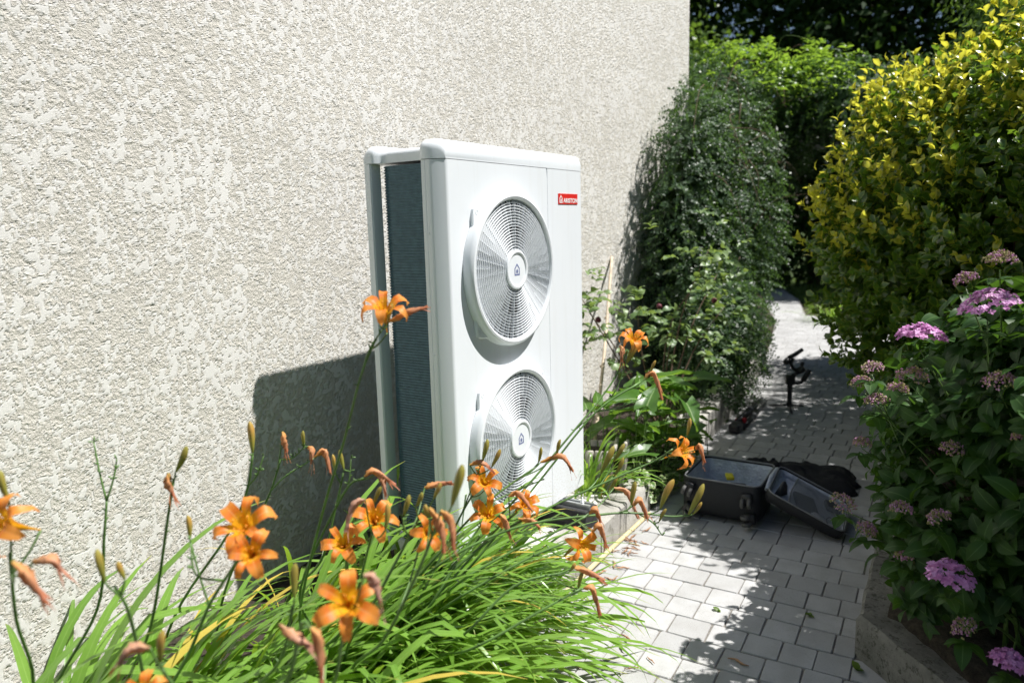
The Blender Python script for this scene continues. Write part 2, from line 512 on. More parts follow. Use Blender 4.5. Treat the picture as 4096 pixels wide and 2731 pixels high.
    P = t.coord("Object"); t.l.new(P, w1.inputs[0]); t.l.new(P, w2.inputs[0])
    k = t.math('MAXIMUM', t.ramp(w1.outputs["Fac"], [(0.72, 0), (0.8, 1)]), t.ramp(w2.outputs["Fac"], [(0.72, 0), (0.8, 1)]))
    tr = t.new("ShaderNodeBsdfTransparent"); mx = t.new("ShaderNodeMixShader")
    t.base((0.20, 0.215, 0.24)).set(Roughness=0.6)
    t.l.new(k, mx.inputs[0]); t.l.new(tr.outputs[0], mx.inputs[1]); t.l.new(t.b.outputs[0], mx.inputs[2]); t.l.new(mx.outputs[0], t.out.inputs[0])
    MAT["net"] = t.m
    MAT["zip_grey"] = simple("zip_grey", (0.20, 0.205, 0.215), 0.5)
    MAT["wheel_grey"] = simple("wheel_grey", (0.075, 0.073, 0.070), 0.6)
    MAT["teal"] = simple("teal_fabric", (0.02, 0.25, 0.30), 0.6)
    MAT["yellow"] = simple("yellow_plastic", (0.65, 0.55, 0.02), 0.5)
    MAT["pouch"] = simple("charcoal_pouch", (0.05, 0.053, 0.06), 0.7)
    MAT["charger_white"] = simple("charger_white", (0.72, 0.73, 0.75), 0.4)
    MAT["red_plastic"] = simple("red_plastic", (0.45, 0.012, 0.03), 0.4)
    MAT["cloth_black"] = simple("black_cloth", (0.009, 0.009, 0.012), 0.85, 0.2, 30, 0, 0.5, 120)
make_materials()
# ================================================================ SETTING
WALL_Y = 0.75
g = MB().add([(-150, -150, -0.07), (150, -150, -0.07), (150, 150, -0.07), (-150, 150, -0.07)], [(0, 1, 2, 3)])
tag(g.build("ground", MAT["lawn"]), kind="structure")

def grid_sheet(name, x0, x1, y0, y1, nx, ny, zf, mat):
    X, Y = np.meshgrid(np.linspace(x0, x1, nx), np.linspace(y0, y1, ny), indexing='ij')
    Z = zf(X, Y)
    V = np.stack([X, Y, Z], -1).reshape(-1, 3)
    i = np.arange(nx - 1)[:, None] * ny + np.arange(ny - 1)[None, :]
    F = np.stack([i, i + ny, i + ny + 1, i + 1], -1).reshape(-1, 4)
    o = link(name, npmesh(name, V, F), mat, smooth=True)
    return tag(o, kind="structure")

YL_X = [-3, 1.45, 1.9, 2.7, 3.5, 4.0, 5.5, 7.0, 9.0, 12.0, 15]
YL_Y = [-0.19, -0.15, -0.10, -0.03, 0.02, 0.09, 0.27, 0.55, 0.95, 1.9, 3.2]
YR_X = [-1.6, -0.3, 0.28, 0.65, 2.2, 5.0, 8.6, 9.2, 9.8, 12, 15]
YR_Y = [-3.4, -2.12, -1.56, -1.22, -1.19, -1.10, -0.60, -0.1, 0.75, 1.3, 2.4]
yl = lambda x: np.interp(x, YL_X, YL_Y)
yr = lambda x: np.interp(x, YR_X, YR_Y)

def bed_l(X, Y):
    n = vnoise(X*9, Y*9, 3)*0.04 + vnoise(X*30, Y*30, 4)*0.015
    edge = np.clip((Y - (yl(X) + 0.06)) / 0.05, 0, 1)
    return -0.06 + edge * (0.17 + n)
grid_sheet("flower_bed_soil", -3.2, 12.0, -0.30, 3.0, 260, 90, bed_l, MAT["soil"])
def bed_r(X, Y):
    n = vnoise(X*9, Y*9, 5)*0.05 + vnoise(X*30, Y*30, 6)*0.02
    edge = np.clip(((yr(X) - 0.06) - Y) / 0.05, 0, 1)
    return -0.06 + edge * (0.19 + n)
grid_sheet("shrub_bed_soil", -2.5, 12.0, -5.0, 0.2, 240, 120, bed_r, MAT["soil"])

# ---- path and pavers
def path_sheet():
    xs = np.linspace(-1.6, 15, 120)
    V = []
    for x in xs:
        V += [(x, yl(x) + 0.03, -0.0055), (x, yr(x) - 0.03, -0.0055)]
    F = [(2*i, 2*i+1, 2*i+3, 2*i+2) for i in range(len(xs)-1)]
    return tag(MB().add(V, F).build("path", MAT["sand"]), kind="structure")
path = path_sheet()

def paver_variant(seed):
    r = random.Random(seed)
    c = 0.03
    ring = []
    for sx, sy in ((1, 1), (-1, 1), (-1, -1), (1, -1)):
        jx, jy = r.uniform(-.02, .01), r.uniform(-.02, .01)
        cc = c * r.uniform(0.6, 1.7)
        a = (sx*(0.5+jx), sy*(0.5+jy-cc)); b = (sx*(0.5+jx-cc), sy*(0.5+jy))
        ring += [a, b] if sx*sy > 0 else [b, a]
    n = len(ring)
    V = [(x*0.955, y*0.955, 0.0) for x, y in ring] + [(x*0.99, y*0.99, -0.0035) for x, y in ring] + [(x, y, -0.035) for x, y in ring]
    F = [tuple(range(n))]
    for k in (0, n):
        F += [(k+i, k+n+i, k+n+(i+1) % n, k+(i+1) % n) for i in range(n)]
    return V, F
PAV = [paver_variant(i) for i in range(7)]
PAVM = []
for V, F in PAV:
    me = MB().add(V, F).mesh("paver"); me.materials.append(MAT["paver"])
    PAVM.append(me)
pav = []
pitch = 0.134
for i in range(-7, 108):
    y = float(yl(i*pitch)) + 0.45 - random.random() * 0.26
    while y > yr(i*pitch) - 0.4:
        w = random.choice([0.113, 0.120, 0.122, 0.130, 0.140]) * (1 + 0.0)
        yc = y - w / 2
        x = i * pitch - 0.047 * yc + 0.06
        if yl(x) - 0.02 > yc > yr(x) + 0.02 or (abs(yc - yl(x)) < 0.06) or (abs(yc - yr(x)) < 0.05):
            ww = w
            lo, hi = yr(x) - 0.02, yl(x) + 0.02
            a, b = max(yc - w/2, lo), min(yc + w/2, hi)
            if b - a > 0.03:
                pav.append((x, (a+b)/2, b - a))
        y -= w
def in_view(p, margin=1.08):
    d = np.asarray(p) - CAMP
    z = d.dot(FW)
    if z < 0.2: return False, z
    return (abs(d.dot(RT)/z) < 0.703*margin and abs(d.dot(UP)/z) < 0.469*margin), z
sc_pav = []
for q in pav:
    ok, z = in_view((q[0], q[1], 0))
    sc_pav.append((0 if ok else 1, z))
order = sorted(range(len(pav)), key=lambda k: sc_pav[k])
rest = MB()
for rank, k in enumerate(order):
    x, y, w = pav[k]
    vi = random.randrange(7)
    rot = 0.047 + random.gauss(0, 0.005)
    dz = random.gauss(0, 0.0008); tx, ty = random.gauss(0, 0.004), random.gauss(0, 0.004)
    flip = random.choice([0, math.pi])
    Mx = Matrix.Translation((x, y, dz)) @ Matrix.Rotation(rot + flip, 4, 'Z') @ Matrix.Rotation(tx, 4, 'X') @ Matrix.Rotation(ty, 4, 'Y') @ Matrix.Diagonal((pitch - 0.0028, w - 0.0026, 1, 1))
    if rank < 300:
        o = bpy.data.objects.new("paver", PAVM[vi]); COL.objects.link(o); o.parent = path; o.matrix_basis = Mx
    else:
        V, F = PAV[vi]
        rr = random.random()
        rest.add([(Mx @ Vector(v))[:] for v in V], F, [(0.01, 0, rr)] * len(V))
tag(rest.build("far_pavers", MAT["paver"], path), kind="stuff")

# ---- house wall, roughcast with trowelled plateaus
wall = thing("house_wall", "cream roughcast house wall with trowelled rough texture behind the heat pump", "wall", (0, WALL_Y, 0))
def build_wall():
    xs = [-3.0]
    while xs[-1] < 4.490:
        x = xs[-1]
        if x < -1.35: s = 0.012
        else:
            dist = math.hypot(x - CAMP[0], WALL_Y - CAMP[1])
            s = 0.0036 * max(1.0, (dist / 2.2) ** 1.6)
        xs.append(x + s)
    xs = np.array(xs); xs[-1] = 4.490
    zs = np.concatenate([np.arange(0.0, 0.22, 0.012), np.arange(0.22, 2.45, 0.0043), np.arange(2.45, 3.75, 0.009)])
    nx, nz = len(xs), len(zs)
    X, Z = np.meshgrid(xs, zs, indexing='ij')
    wx = X + 0.006*(vnoise(X*90, Z*90, 11) - 0.5); wz = Z + 0.008*(vnoise(X*80, Z*80, 12) - 0.5)
    n1 = vnoise(wx/0.0125, wz/0.0165, 21)
    n2 = vnoise(wx/0.0068, wz/0.0080, 22)
    n3 = vnoise(wx/0.050, wz/0.070, 23)
    big = vnoise(X/0.40, Z/0.34, 24)
    h = 0.50*n1 + 0.38*n2 + 0.14*n3 + 0.12*(big-0.5)
    p = np.clip((h - 0.505) / 0.055, 0, 1)
    pit = 0.45*vnoise(X/0.0060, Z/0.0064, 25) + 0.55*_hash((X*1e4).astype(np.int64), (Z*1e4).astype(np.int64), 9)
    H = (1-p)*(-0.0056 + 0.0058*pit)
    H *= np.clip((4.490 - X) / 0.02, 0.0, 1)
    V = np.stack([X, -H - 0.0065, Z], -1).reshape(-1, 3)
    i = np.arange(nx-1)[:, None]*nz + np.arange(nz-1)[None, :]
    F = np.stack([i, i+nz, i+nz+1, i+1], -1).reshape(-1, 4)
    AT = np.zeros((len(V), 3)); AT[:, 0] = p.reshape(-1)
    link("render_coat", npmesh("render_coat", V, F, AT), MAT["stucco"], wall)
    MB().box((-3.0, 0.003, -0.06), (4.487, 0.30, 4.2)).build("masonry", MAT["stucco"], wall)
build_wall()

# ---- kerbs
def kerb_block(parent, a, b, y_front_a, y_front_b, thick, z0, z1, name="kerb_stone", side=1, mat="kerb", seed=0):
    """block between x=a..b, front edge y given at both ends, going back in +side*y"""
    r = random.Random(seed)
    n = max(3, int(abs(b-a)/0.06))
    pr = [(0, z0), (0, z1-0.012), (0.012, z1), (thick-0.012, z1), (thick, z1-0.012), (thick, z0)]
    V = []; F = []
    m = len(pr)
    for i in range(n+1):
        t = i/n
        x = a + (b-a)*t; y = y_front_a + (y_front_b-y_front_a)*t
        for k, (u, z) in enumerate(pr):
            j = 0.004
            V.append((x + (r.uniform(-j, j) if 0 < i < n else 0), y + side*(u + r.uniform(-j, j)), z + (r.uniform(-j, j) if z > z0 else 0)))
    for i in range(n):
        for k in range(m-1):
            F.append((i*m+k, (i+1)*m+k, (i+1)*m+k+1, i*m+k+1))
    F.append(tuple(range(m))); F.append(tuple(range(n*m, n*m+m)))
    o = MB().add(V, F).build(name, MAT[mat], parent)
    return shade_auto(o, 40)
kl = thing("flower_bed_kerb", "low weathered concrete kerb edging the flower bed below the heat pump", "kerb", (0, -0.17, 0))
def kb(parent, a, b, seed, L=lambda x: float(yl(x)), th=0.13, z1=0.16, side=1, y0=0.17, mat="kerb"):
    return kerb_block(parent, a+0.003, b-0.003, L(a)+y0, L(b)+y0, th, -0.06, z1, side=side, seed=seed, mat=mat)
for i, (a, b) in enumerate([(-2.6, -1.6), (-1.6, -0.62), (-0.62, 0.36), (0.36, 0.86), (0.86, 1.46)]):
    kb(kl, a, b, i, z1=0.155 + 0.004*(i % 2))
kf = thing("far_bed_kerb", "worn stone kerb under the dark hedge beyond the open suitcase", "kerb", (2.7, -0.03, 0))
for i, (a, b) in enumerate([(2.55, 3.0), (3.0, 3.42), (3.42, 3.95), (3.95, 4.5), (4.5, 5.1), (5.1, 5.7)]):
    o = kerb_block(kf, a-2.7+0.004, b-2.7-0.004, float(yl(a))+0.03, float(yl(b))+0.03, 0.17, -0.06, 0.20 + 0.012*(i % 3), seed=20+i)
kr = thing("shrub_bed_kerb", "concrete kerb bending round the hydrangea bed, shade put into its colour", "kerb", (0.65, -1.22, 0))
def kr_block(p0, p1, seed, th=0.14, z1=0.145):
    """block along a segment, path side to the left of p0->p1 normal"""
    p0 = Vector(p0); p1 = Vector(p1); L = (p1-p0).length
    o = kerb_block(None, 0.004, L-0.004, 0, 0, th, -0.06, z1, side=-1, seed=seed, mat='kerb_shaded')
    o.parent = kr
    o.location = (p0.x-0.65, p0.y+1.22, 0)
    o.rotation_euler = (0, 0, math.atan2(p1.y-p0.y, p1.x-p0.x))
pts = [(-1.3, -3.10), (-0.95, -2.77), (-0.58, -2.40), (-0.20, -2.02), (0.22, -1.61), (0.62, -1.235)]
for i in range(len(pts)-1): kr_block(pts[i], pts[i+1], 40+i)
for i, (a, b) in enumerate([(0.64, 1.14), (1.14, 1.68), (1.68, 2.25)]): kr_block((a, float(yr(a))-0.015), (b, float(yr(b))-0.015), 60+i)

# ---- concrete pad under the unit
pad = MB(); mb_rbox(pad, (0.16, -0.055, -0.02), (1.20, 0.44, 0.151), 0.012, 2)
o = pad.build("concrete_pad", MAT["slab"]); shade_auto(o)
tag(o, "pale rough concrete pad the heat pump stands on", "concrete pad")
o.location = (0, 0, 0)
pad2 = MB(); mb_rbox(pad2, (-0.14, -0.10, 0.0), (0.14, 0.10, 0.055), 0.012, 2)
o = shade_auto(pad2.build("concrete_slab", MAT["slab"])); o.location = (0.37, -0.10, 0.118); o.rotation_euler = (0.01, 0.02, 0.06)
tag(o, "small bright concrete slab on the kerb in front of the heat pump", "concrete slab")

# ================================================================ HEAT PUMP
HZ = 0.27
hp = thing("heat_pump", "tall white outdoor heat pump with two round fan grilles", "heat pump", (0, 0, HZ))
ZS, W, D = 1.446, 1.016, 0.341
FANX, FANZ, RO = 0.392, (1.053, 0.391), 0.266
XD = 0.703
def arc(cx, cy, r, a0, a1, n=6):
    return [(cx + r*math.cos(math.radians(a0+(a1-a0)*i/n)), cy + r*math.sin(math.radians(a0+(a1-a0)*i/n))) for i in range(n+1)]

def front_panel():
    mb = MB()
    x0, x1 = 0.040, XD - 0.0012
    N = 72
    # flat face made of cells round two openings
    def cell(z0, z1, cx, cz, r):
        ring_o, ring_i = [], []
        hx0, hx1, hz0, hz1 = x0-cx, x1-cx, z0-cz, z1-cz
        for k in range(N):
            a = 2*math.pi*(k+0.5)/N
            dx, dz = math.cos(a), math.sin(a)
            t = min((hx1/dx if dx > 0 else hx0/dx), (hz1/dz if dz > 0 else hz0/dz))
            ring_o.append((cx+dx*t, cz+dz*t)); ring_i.append((cx+dx*r, cz+dz*r))
        V = [(a, 0, b) for a, b in ring_o] + [(a, 0, b) for a, b in ring_i]
        mb.add(V, [(k, N+k, N+(k+1) % N, (k+1) % N) for k in range(N)])
        for (cx_, cz_) in ((x0, z0), (x0, z1), (x1, z0), (x1, z1)):   # corner triangles
            ks = sorted(range(N), key=lambda k: (ring_o[k][0]-cx_)**2 + (ring_o[k][1]-cz_)**2)[:2]
            mb.add([(cx_, 0, cz_)] + [(ring_o[k][0], 0, ring_o[k][1]) for k in ks], [(0, 1, 2)])
    zm = (FANZ[0]+FANZ[1])/2
    cell(0.0, zm, FANX, FANZ[1], 0.262); cell(zm, ZS-0.002, FANX, FANZ[0], 0.262)
    # rounded corner, side strip and returns
    prof = [(x0, 0.0), (0.033, 0.0008), (0.028, 0.0045), (0.0045, 0.039), (0.001, 0.044), (0.0, 0.050), (0, 0.064), (0.0012, 0.0645), (0.0012, 0.0660), (0.0, 0.0665), (0, 0.082), (0.016, 0.082)]
    V = []; F = []
    for z in (0.0, ZS-0.002):
        V += [(x, y, z) for x, y in prof]
    n = len(prof)
    F += [(i, i+1, n+i+1, n+i) for i in range(n-1)]
    mb.add(V, F)
    mb.add([(x1, 0, 0), (x1, 0, ZS-0.002), (x1, 0.03, ZS-0.002), (x1, 0.03, 0)], [(0, 1, 2, 3)])
    o = mb.build("front_panel", MAT["white"], hp)
    # weld so the corner shades smoothly
    bm = bmesh.new(); bm.from_mesh(o.data); bmesh.ops.remove_doubles(bm, verts=bm.verts, dist=1e-5)
    bmesh.ops.recalc_face_normals(bm, faces=bm.faces); bm.to_mesh(o.data); bm.free()
    shade_auto(o, 30)
front_panel()
mb = MB()
mb.prism([(XD+0.0012, 0.0)] + [(1.016-0.022+0.022*math.sin(t), 0.022-0.022*math.cos(t)) for t in [i*math.pi/2/5 for i in range(6)]] + [(1.016, 0.30), (1.0, 0.30), (1.0, 0.03), (XD+0.0012, 0.03)], 0.0, ZS-0.002)
shade_auto(mb.build("service_panel", MAT["white"], hp), 30)
# base tray + back frame
mb = MB(); mb.box((0.02, 0.035, 0.0), (0.995, 0.335, 0.045)); mb.build("base_tray", MAT["white"], hp)
mb = MB(); mb.prism([(0.0, 0.341), (0.0, 0.317), (0.006, 0.313), (0.052, 0.313), (0.056, 0.320), (0.056, 0.341)], 0.0, ZS-0.001); shade_auto(mb.build("rear_post", MAT["white"], hp), 30)
mb = MB(); mb.prism([(0.95, 0.341), (0.95, 0.305), (1.016, 0.305), (1.016, 0.341)], 0.0, ZS-0.001); mb.build("rear_post", MAT["white"], hp)
mb = MB()
mb.box((0.045, 0.075, 0.05), (0.06, 0.24, ZS-0.01))
mb.build("inner_bulkhead", MAT["dark_well"], hp)

# top cap: raised front shoulder, inset side rail, raised rear shoulder
bm = bmesh.new()
def cap_mesh():
    mb = MB()
    ny = 28
    ys = [0.0, 0.004, 0.012, 0.022, 0.034, 0.05, 0.075, 0.084, 0.090, 0.098, 0.11, 0.15, 0.2, 0.25, 0.275, 0.285, 0.293, 0.302, 0.312, 0.322, 0.331, 0.337, 0.341]
    def sec(y):
        # height and inset at this depth
        s = max(0, min(1, (y-0.080)/0.022)); s = s*s*(3-2*s)
        e = max(0, min(1, (y-0.276)/0.024)); e = e*e*(3-2*e)
        m = s*(1-e)
        top = 0.066 - 0.020*m - 0.004*e
        inset = 0.026*m
        # front and rear rounding
        fr = 0.0
        if y < 0.034: fr = 0.034 - math.sqrt(max(0, 0.034**2 - (0.034-y)**2))
        if y > 0.319: fr = 0.022 - math.sqrt(max(0, 0.022**2 - (y-0.319)**2))
        cf = 0.0
        if y < 0.046: cf = 0.032*(1 - y/0.046)
        return top - fr*0.9, inset, cf, m
    V = []; n = None
    for y in ys:
        top, ins, cf, m = sec(y)
        r = min(0.036 - 0.012*m, top*0.8)
        left = []
        xl = ins + cf - 0.002*(1-m)
        for i in range(9):
            a = math.pi/2*i/8
            left.append((xl + r - r*math.cos(a), ZS + top - r + r*math.sin(a)))
        prof = [(xl, ZS)] + left
        cr = 0.022 - math.sqrt(max(0, 0.022**2-(0.022-y)**2)) if y < 0.022 else 0
        xr = W + 0.002 - cr
        rr = min(0.030, top*0.8)
        for i in range(9):
            a = math.pi/2*i/8
            prof.append((xr - rr + rr*math.sin(a), ZS + top - rr + rr*math.cos(a)))
        prof.append((xr, ZS))
        n = len(prof)
        V += [(x, y, z) for x, z in prof]
    F = []
    for i in range(len(ys)-1):
        for k in range(n-1):
            F.append((i*n+k, i*n+k+1, (i+1)*n+k+1, (i+1)*n+k))
        F.append((i*n+n-1, i*n, (i+1)*n, (i+1)*n+n-1))
    F.append(tuple(range(n))); F.append(tuple(range((len(ys)-1)*n, len(ys)*n)))
    mb.add(V, F)
    return mb
bm.free()
shade_auto(cap_mesh().build("top_cap", MAT["white"], hp), 50)

# coil: corrugated fin block bent round the left rear corner
def coil():
    plan = [(0.022, 0.083), (0.022, 0.10), (0.022, 0.13), (0.022, 0.16), (0.022, 0.20)] + \
           [(0.022+0.065-0.065*math.cos(t), 0.235+0.065*math.sin(t)) for t in [i*math.pi/2/7 for i in range(8)]] + [(0.3, 0.30), (0.6, 0.30), (0.94, 0.30)]
    # outward normals
    P = np.array(plan); T = np.gradient(P, axis=0); T /= np.linalg.norm(T, axis=1)[:, None]
    Nn = np.stack([-T[:, 1], T[:, 0]], 1)
    z0, z1, pit = 0.048, ZS-0.004, 0.0100
    zs, off = [], []
    z = z0
    while z < z1 - pit:
        zs += [z, z+pit*0.30, z+pit*0.5, z+pit*0.72]; off += [0.0, 0.0036, 0.0050, 0.0036]
        z += pit
    zs = np.array(zs); off = np.array(off)
    m = len(plan)
    V = np.zeros((len(zs), m, 3))
    V[:, :, 0] = P[None, :, 0] + Nn[None, :, 0]*off[:, None]
    V[:, :, 1] = P[None, :, 1] + Nn[None, :, 1]*off[:, None]
    V[:, :, 2] = zs[:, None]
    i = np.arange(len(zs)-1)[:, None]*m + np.arange(m-1)[None, :]
    F = np.stack([i, i+1, i+m+1, i+m], -1).reshape(-1, 4)
    return npmesh("coil", V.reshape(-1, 3), F)
link("coil", coil(), MAT["coil"], hp, True)

# fan assemblies
def spokes_mesh():
    mb = MB()
    ns = 44
    for k in range(ns):
        a = 2*math.pi*(k+0.5)/ns
        r0 = 0.071 if k % 2 == 0 else 0.168
        c, s = math.cos(a), math.sin(a); px, pz = -s, c
        h = 0.0010
        V = []
        for r in (r0, 0.268):
            y0 = -0.0385 + 0.006*(r-0.07)/0.196
            for (u, y) in ((-h, y0+0.0042), (h, y0+0.0042), (h, y0+0.020), (-h, y0+0.020)):
                V.append((c*r + px*u, y, s*r + pz*u))
        mb.add(V, [(0,1,5,4),(1,2,6,5),(2,3,7,6),(3,0,4,7)])
    return mb.mesh("grille_spokes")
def ring_mesh(r):
    f = (r-0.07)/0.196
    y0 = -0.038 + 0.006*f
    mb = MB()
    mb.lathe([(r-0.0009, y0), (r+0.0009, y0+0.0003), (r+0.0008, y0+0.0090), (r-0.0007, y0+0.0090)], axis='y', n=72, close=True)
    return mb.mesh("grille_ring")
NR = 18
RINGS = [ring_mesh(0.078 + (0.262-0.078)*i/(NR-1)) for i in range(NR)]
for me in RINGS:
    me.materials.append(MAT["white_grille"])
    me.polygons.foreach_set("use_smooth", np.ones(len(me.polygons), dtype=bool)); me.set_sharp_from_angle(angle=math.radians(40))
SPK = spokes_mesh(); SPK.materials.append(MAT["white_grille"])
def collar_mesh():
    mb = MB()
    mb.lathe([(0.262, 0.004), (0.262, -0.034), (0.2665, -0.0405), (0.2730, -0.043), (0.2800, -0.041), (0.2860, -0.034), (0.2885, -0.026), (0.2905, -0.0008)], axis='y', n=96)
    # square base plate with rounded corners behind the collar
    N = 96; V = []; F = []
    def sq(t, h=0.2365, hz=0.2400, rc=0.022):
        c, s = math.cos(t), math.sin(t)
        # superellipse-ish rounded square
        p = 14.0
        r = (abs(c/h)**p + abs(s/hz)**p) ** (-1/p)
        return r*c, r*s
    for y in (-0.0008, -0.011, -0.014):
        for k in range(N):
            x, z = sq(2*math.pi*k/N)
            sc = 1.0 if y > -0.013 else 0.985
            V.append((x*sc, y, z*sc))
    for k in range(N):
        a = 2*math.pi*k/N
        V.append((0.2625*math.cos(a), -0.0142, 0.2625*math.sin(a)) if math.hypot(*sq(a)) > 0.2625 else (sq(a)[0]*0.98, -0.0142, sq(a)[1]*0.98))
    for i in range(3):
        for k in range(N):
            F.append((i*N+k, i*N+(k+1) % N, (i+1)*N+(k+1) % N, (i+1)*N+k))
    mb.add(V, F)
    for sx in (-1, 1):
        for sz in (-1, 1):
            mb.lathe([(0.0085, -0.0140), (0.0085, -0.0152), (0.0072, -0.0152), (0.0072, -0.0142)], c=(sx*0.212, 0, sz*0.214), axis='y', n=14)
    return mb.mesh("fan_grille")
COLL = collar_mesh(); COLL.materials.append(MAT["white_grille"])
COLL.polygons.foreach_set("use_smooth", np.ones(len(COLL.polygons), dtype=bool)); COLL.set_sharp_from_angle(angle=math.radians(32))
def hub_mesh():
    mb = MB(); mb.lathe([(0.074, -0.026), (0.0745, -0.040), (0.072, -0.0445), (0.066, -0.0455), (0.061, -0.0435), (0.059, -0.0405), (0.0001, -0.0405)], axis='y', n=48)
    return mb.mesh("hub")
HUB = hub_mesh(); HUB.materials.append(MAT["white_grille"]); HUB.polygons.foreach_set("use_smooth", np.ones(len(HUB.polygons), dtype=bool)); HUB.set_sharp_from_angle(angle=math.radians(30))
def house_emblem(s, y, thick, name, mat, parent, loc):
    """outlined house with a smaller solid house inside"""
    mb = MB()
    def hs(k): return [(-0.5*k, -0.55*k), (0.5*k, -0.55*k), (0.5*k, 0.20*k), (0, 0.72*k), (-0.5*k, 0.20*k)]
    o_, i_ = hs(1.0), hs(0.70)
    V = [(a*s, y, b*s) for a, b in o_] + [(a*s, y, b*s) for a, b in i_]
    V += [(a*s, y+thick, b*s) for a, b in o_] + [(a*s, y+thick, b*s) for a, b in i_]
    F = [(k, (k+1) % 5, 5+(k+1) % 5, 5+k) for k in range(5)]
    F += [(k, 10+k, 10+(k+1) % 5, (k+1) % 5) for k in range(5)]
    mb.add(V, F)
    inn = [(a, b-0.10) for a, b in hs(0.36)]
    mb.add([(a*s, y, b*s) for a, b in inn], [tuple(range(5))])
    return mb.build(name, mat, parent, loc=loc)
def rotor_mesh():
    mb = MB()
    mb.lathe([(0.0001, 0.03), (0.07, 0.03), (0.072, 0.11)], axis='y', n=24)
    for b in range(3):
        a0 = b*2*math.pi/3
        V = []; F = []
        for i in range(5):
            r = 0.068 + 0.176*i/4
            for j in range(5):
                a = a0 + (j/4)*1.15 + 0.25*(i/4)
                V.append((r*math.cos(a), 0.11 - 0.07*(j/4), r*math.sin(a)))
        for i in range(4):
            for j in range(4):
                F.append((i*5+j, (i+1)*5+j, (i+1)*5+j+1, i*5+j+1))
        mb.add(V, F)
    return mb.mesh("fan_rotor")
ROT = rotor_mesh(); ROT.materials.append(MAT["rotor"])
def well_mesh():
    mb = MB(); mb.lathe([(0.262, 0.002), (0.262, 0.16), (0.0001, 0.16)], axis='y', n=48)
    return mb.mesh("fan_well")
WELL = well_mesh(); WELL.materials.append(MAT["dark_well"])
for fz, rr in zip(FANZ, (0.4, 1.3)):
    col = link("fan_grille", COLL, None, hp, loc=(FANX, 0, fz))
    link("grille_spokes", SPK, None, col)
    for me in RINGS: link("grille_ring", me, None, col)
    link("hub", HUB, None, col)
    house_emblem(0.036, -0.0410, 0.0004, "hub_emblem", MAT["logo_blue"], col, (0, 0, -0.002))
    r = link("fan_rotor", ROT, None, hp, True, (FANX, 0, fz)); r.rotation_euler = (0, rr, 0)
    link("fan_well", WELL, None, hp, True, (FANX, 0, fz))

# badge
bx0, bx1, bz0, bz1 = 0.791, 0.963, 1.302, 1.346
badge = MB().box((bx0, -0.0022, bz0), (bx1, -0.0002, bz1)).build("badge", MAT["red"], hp)
cu = bpy.data.curves.new("t", 'FONT'); cu.body = "ARISTON"; cu.size = 0.0262; cu.offset = 0.0006; cu.extrude = 0.0003; cu.space_character = 1.0
to = bpy.data.objects.new("t", cu); COL.objects.link(to)
bpy.context.view_layer.update()
tm = bpy.data.meshes.new_from_object(to.evaluated_get(bpy.context.evaluated_depsgraph_get()))
bpy.data.objects.remove(to)
xs = [v.co.x for v in tm.vertices]; sx = 0.125 / (max(xs) - min(xs)); xm = min(xs)
for v in tm.vertices:
    x, y, z = v.co
    v.co = (bx0 + 0.0425 + (x-xm)*sx, -0.0028 - z, bz0 + 0.0065 + y*0.98)
tm.materials.clear()
link("badge_lettering", tm, MAT["badge_white"], badge)
house_emblem(0.0255, -0.0029, 0.0005, "badge_emblem", MAT["badge_white"], badge, (bx0+0.0215, 0, bz0+0.0190))
# screws
for (x, y, z) in ((0.0085, 0.3125, ZS+0.012),):
    MB().lathe([(0.0001, -0.003), (0.0035, -0.0028), (0.0042, -0.001), (0.0042, 0.002)], c=(x+0.028, y-0.012, z), axis='y', n=10).build("screw", MAT["steel"], hp)
for z in (0.30, 0.78, 1.20):
    MB().lathe([(0.0001, -0.0025), (0.003, -0.0022), (0.0036, 0.0)], c=(0.0, 0.060, z), axis='x', n=10).build("screw", MAT["white"], hp)
# anti-vibration feet
def rubber_foot(x, label):
    t = thing("rubber_foot", label, "mounting foot", (x, 0.12, 0.150), "rubber feet under the heat pump")
    mb = MB()
    mb.prism([(-0.066, 0.0), (0.066, 0.0), (0.066, 0.012), (0.058, 0.03), (0.056, 0.093), (0.050, 0.098), (0.026, 0.098), (0.024, 0.090), (-0.024, 0.090), (-0.026, 0.098), (-0.050, 0.098), (-0.056, 0.093), (-0.058, 0.03), (-0.066, 0.012)], -0.26, 0.29, axis=1)
    o = mb.build("rubber_block", MAT["rubber"], t)
    bmd = o.modifiers.new("b", 'BEVEL'); bmd.width = 0.006; bmd.segments = 2; bmd.limit_method = 'ANGLE'; bmd.angle_limit = 0.7
    mb = MB()
    mb.prism([(-0.0215, 0.092), (0.0215, 0.092), (0.0215, 0.116), (0.008, 0.116), (0.008, 0.113), (0.0185, 0.113), (0.0185, 0.095), (-0.0185, 0.095), (-0.0185, 0.113), (-0.008, 0.113), (-0.008, 0.116), (-0.0215, 0.116)], -0.262, 0.28, axis=1)
    mb.build("steel_rail", MAT["steel"], t)
    mb = MB(); mb.lathe([(0.011, 0.1164), (0.011, 0.119), (0.006, 0.1192), (0.006, 0.126), (0.0038, 0.1262), (0.0038, 0.142), (0.0001, 0.143)], c=(0, -0.215, 0), n=10)
    mb.build("bolt", MAT["steel"], t, True)
rubber_foot(0.80, "black rubber foot with zinc rail under the right end of the heat pump")
rubber_foot(0.22, "black rubber foot hidden by lily leaves under the left end of the heat pump")
